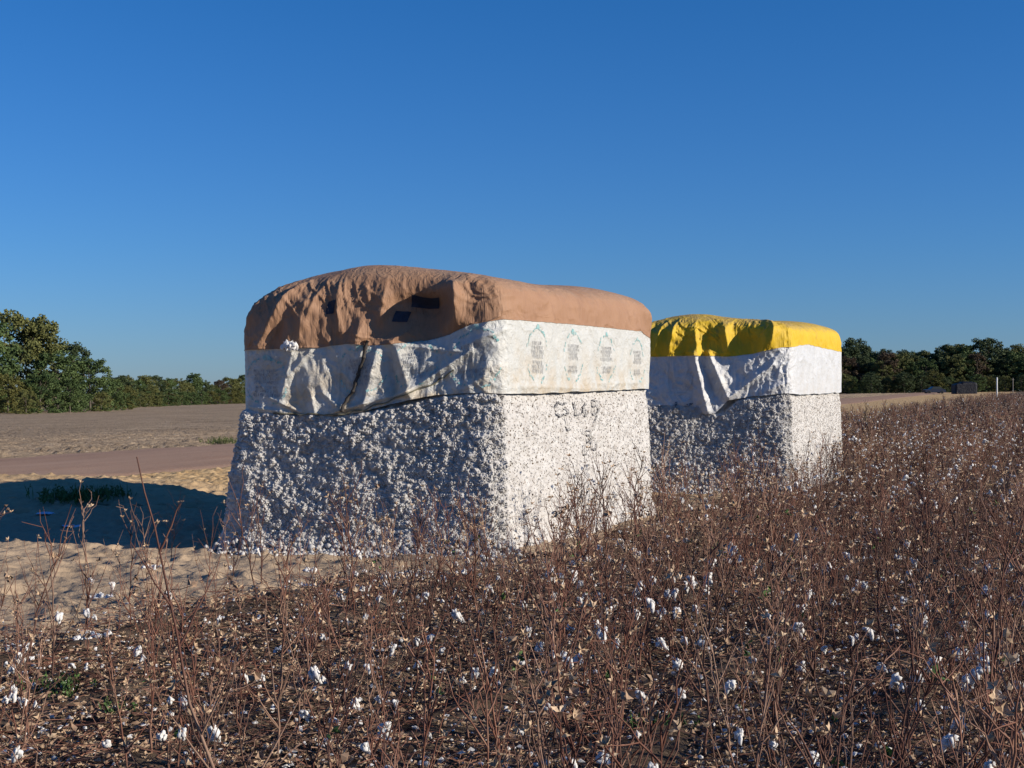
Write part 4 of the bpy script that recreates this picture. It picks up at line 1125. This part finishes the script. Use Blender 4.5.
def build_trees():
    P = [tree_proto(1, 10, 8.5, 150, .155, .02), tree_proto(2, 10, 7, 130, .155, .02, .3), tree_proto(3, 10, 9.5, 160, .16, .02), tree_proto(4, 10, 6.5, 85, .16, .06), tree_proto(5, 10, 10, 150, .16, .0)]
    r = np.random.default_rng(3)
    cols = ['olive', 'green', 'dark', 'yellow', 'rust']
    cw = dict(olive='olive green', green='mid green', dark='dark green', yellow='yellow green', rust='rust brown')
    seen = {}
    def plant(px, D, topy, kind, col, lab, grp, squash=1.0):
        x = (px - 512) / FPX * D; z = float(H(x, D)) - .15
        h = CAMZ + (HOR - topy) * D / FPX - z
        o = empty('tree', (x, D, z), r.uniform(0, 6.28)); s = max(h, 1.5) / 10 / 1.0
        o.scale = (s * squash, s * squash, s)
        link('trunk', P[kind][0], o)
        c = link('crown', P[kind][1], o); c.material_slots[0].link = 'OBJECT'; c.material_slots[0].material = M['leaf_' + col]
        tag(o, lab, 'tree', grp)
    # near clump at the left
    L = [(-70, 128, 318, 0, 'olive'), (-22, 122, 316, 2, 'green'), (10, 130, 315, 0, 'olive'), (38, 132, 317, 1, 'olive'), (58, 128, 352, 4, 'green'), (74, 140, 344, 3, 'dark'), (90, 136, 358, 4, 'green'),
         (8, 116, 375, 4, 'yellow'), (40, 118, 372, 4, 'green'), (-20, 112, 365, 4, 'yellow'), (70, 124, 378, 4, 'green'), (110, 142, 378, 4, 'green'), (-120, 118, 322, 2, 'green'), (26, 112, 390, 4, 'olive'), (101, 132, 392, 4, 'olive'), (124, 150, 386, 4, 'yellow')]
    words = ['tall olive tree beyond the left frame edge', 'tall green tree filling the upper left corner of the woods', 'tallest olive tree of the left clump', 'olive tree narrowing to its top in the left clump',
             'rounded green tree in the middle of the left clump', 'dark tree with an open ragged top at the right of the left clump', 'low green tree at the right end of the left clump',
             'yellow green bush at the far left foot of the clump', 'green bush at the foot of the left clump', 'yellow green bush at the left frame edge', 'leafy green bush under the dark ragged tree',
             'lowest green bush where the left clump ends', 'green tree outside the left frame edge', 'small olive bush at the foot of the tallest tree', 'small olive bush near the right end of the left clump', 'yellow green bush stepping down from the left clump to the far hedge']
    for (px, D, ty, k, c), w in zip(L, words): plant(px, D, ty, k, c, w, 'trees of the left clump', 1.15 if k == 4 else 1.0)
    # hedge line running back behind the tilled field, then on behind the modules
    for i, px in enumerate(np.arange(118, 480, 8.5)):
        D = float(np.interp(px, [110, 250, 480], [165, 285, 318])) + r.uniform(-8, 8)
        col = r.choice(cols, p=[.42, .2, .14, .12, .12]); ty = np.interp(px, [110, 140, 240, 480], [376, 377, 380, 378]) + r.uniform(-4, 6)
        if i % 3 == 0: ty -= 3
        lab = f'{"tall" if i % 3 == 0 else "low"} {cw[col]} tree in the far hedge ' + ('next to the left clump' if px < 150 else 'midway between the left clump and the module' if px < 200 else 'beside the nearer module' if px < 250 else 'behind the nearer module')
        plant(px, D, ty, int(r.integers(0, 5)), col, lab, 'trees of the far hedge', 1.25)
    for px in np.arange(112, 262, 9.0):
        D = float(np.interp(px, [110, 250], [158, 272])); px += r.uniform(-3, 3); col = r.choice(['olive', 'green', 'yellow'])
        plant(px, D, np.interp(px, [110, 250], [392, 390]) + r.uniform(-3, 3), 4, col, f'low {cw[col]} bush at the foot of the far hedge ' + ('next to the left clump' if px < 160 else 'midway along it' if px < 210 else 'beside the nearer module'), 'bushes under the far hedge', 1.5)
    # woods on the right
    i = 0
    for row, (D0, ty0, step) in enumerate(((345, 348, 8.5), (332, 356, 8.5), (318, 374, 11))):
        for px in np.arange(600 if row else 560, 1150, step):
            if row == 2 and 560 < px < 800: continue
            px = px + r.uniform(-4, 4)
            top = ty0 + r.uniform(-4, 6) + (4 if 880 < px < 925 and row == 0 else 0) - (5 if (850 < px < 862 or 950 < px < 965 or 985 < px < 1000) and row == 0 else 0)
            col = r.choice(cols, p=[.3, .2, .38, .08, .04]); i += 1
            lab = f'{["tall back row", "middle row", "low front row"][row]} {cw[col]} tree in the right woods ' + ('behind the modules' if px < 843 else 'right of the yellow cap' if px < 890 else 'behind the small car' if px < 945 else 'behind the dark navy cover' if px < 985 else 'behind the white post')
            plant(px, D0 + r.uniform(-6, 6), top, int(r.integers(0, 5)), col, lab, 'trees of the right woods', 1.0 if row < 2 else 1.35)

# ------------------------------------------------------------------ light, sky, camera
def build_view():
    w = bpy.data.worlds.new('World'); SC.world = w; w.use_nodes = True
    t = w.node_tree; bg = t.nodes['Background']
    sky = t.nodes.new('ShaderNodeTexSky'); sky.sky_type = 'NISHITA'; sky.sun_disc = False
    sky.sun_elevation = SUN_EL; sky.sun_rotation = math.atan2(SUN_DIR.x, SUN_DIR.y)
    sky.air_density = 1.0; sky.dust_density = 0.15; sky.ozone_density = 3.5; sky.altitude = 100
    mx = t.nodes.new('ShaderNodeMix'); mx.data_type = 'RGBA'; mx.blend_type = 'MULTIPLY'; mx.inputs[0].default_value = 1.0
    tc = t.nodes.new('ShaderNodeTexCoord'); sp = t.nodes.new('ShaderNodeSeparateXYZ'); t.links.new(tc.outputs['Generated'], sp.inputs[0])
    rp = t.nodes.new('ShaderNodeValToRGB'); t.links.new(sp.outputs['Z'], rp.inputs[0])     # dry clear air: paler low down, deep blue above
    e = rp.color_ramp.elements; e[0].position = 0.0; e[0].color = (.56, .80, 1.36, 1); e[1].position = .30; e[1].color = (.24, .84, 1.48, 1)
    m_ = e.new(.10); m_.color = (.42, .83, 1.42, 1)
    t.links.new(rp.outputs[0], mx.inputs[7])
    t.links.new(sky.outputs['Color'], mx.inputs[6]); t.links.new(mx.outputs[2], bg.inputs['Color']); bg.inputs['Strength'].default_value = 0.060
    s = bpy.data.lights.new('sun', 'SUN'); s.energy = 5.0; s.angle = R(.5); s.color = (1, .90, .76)
    o = bpy.data.objects.new('sun', s); COL.objects.link(o)
    d = Vector((SUN_DIR.x * math.cos(SUN_EL), SUN_DIR.y * math.cos(SUN_EL), math.sin(SUN_EL)))
    o.rotation_euler = d.to_track_quat('Z', 'Y').to_euler(); o.location = (20, -5, 20)
    c = bpy.data.cameras.new('camera'); co = bpy.data.objects.new('camera', c); COL.objects.link(co)
    c.sensor_width = 36; c.lens = FPX / 1024 * 36; c.clip_end = 9000; c.clip_start = .05
    co.location = (0, 0, CAMZ); co.rotation_euler = (R(90) + math.atan((HOR - 384) / FPX), 0, 0)
    SC.camera = co
    SC.view_settings.view_transform = 'Standard'; SC.view_settings.look = 'None'; SC.view_settings.gamma = 1; SC.view_settings.exposure = 0.38
    SC.cycles.max_bounces = 5; SC.cycles.diffuse_bounces = 3; SC.cycles.use_denoising = True

build_ground(); build_road_and_field(); build_field_soil()
build_modules()
build_plants(); build_litter(); build_small_things()
build_trees(); build_view()
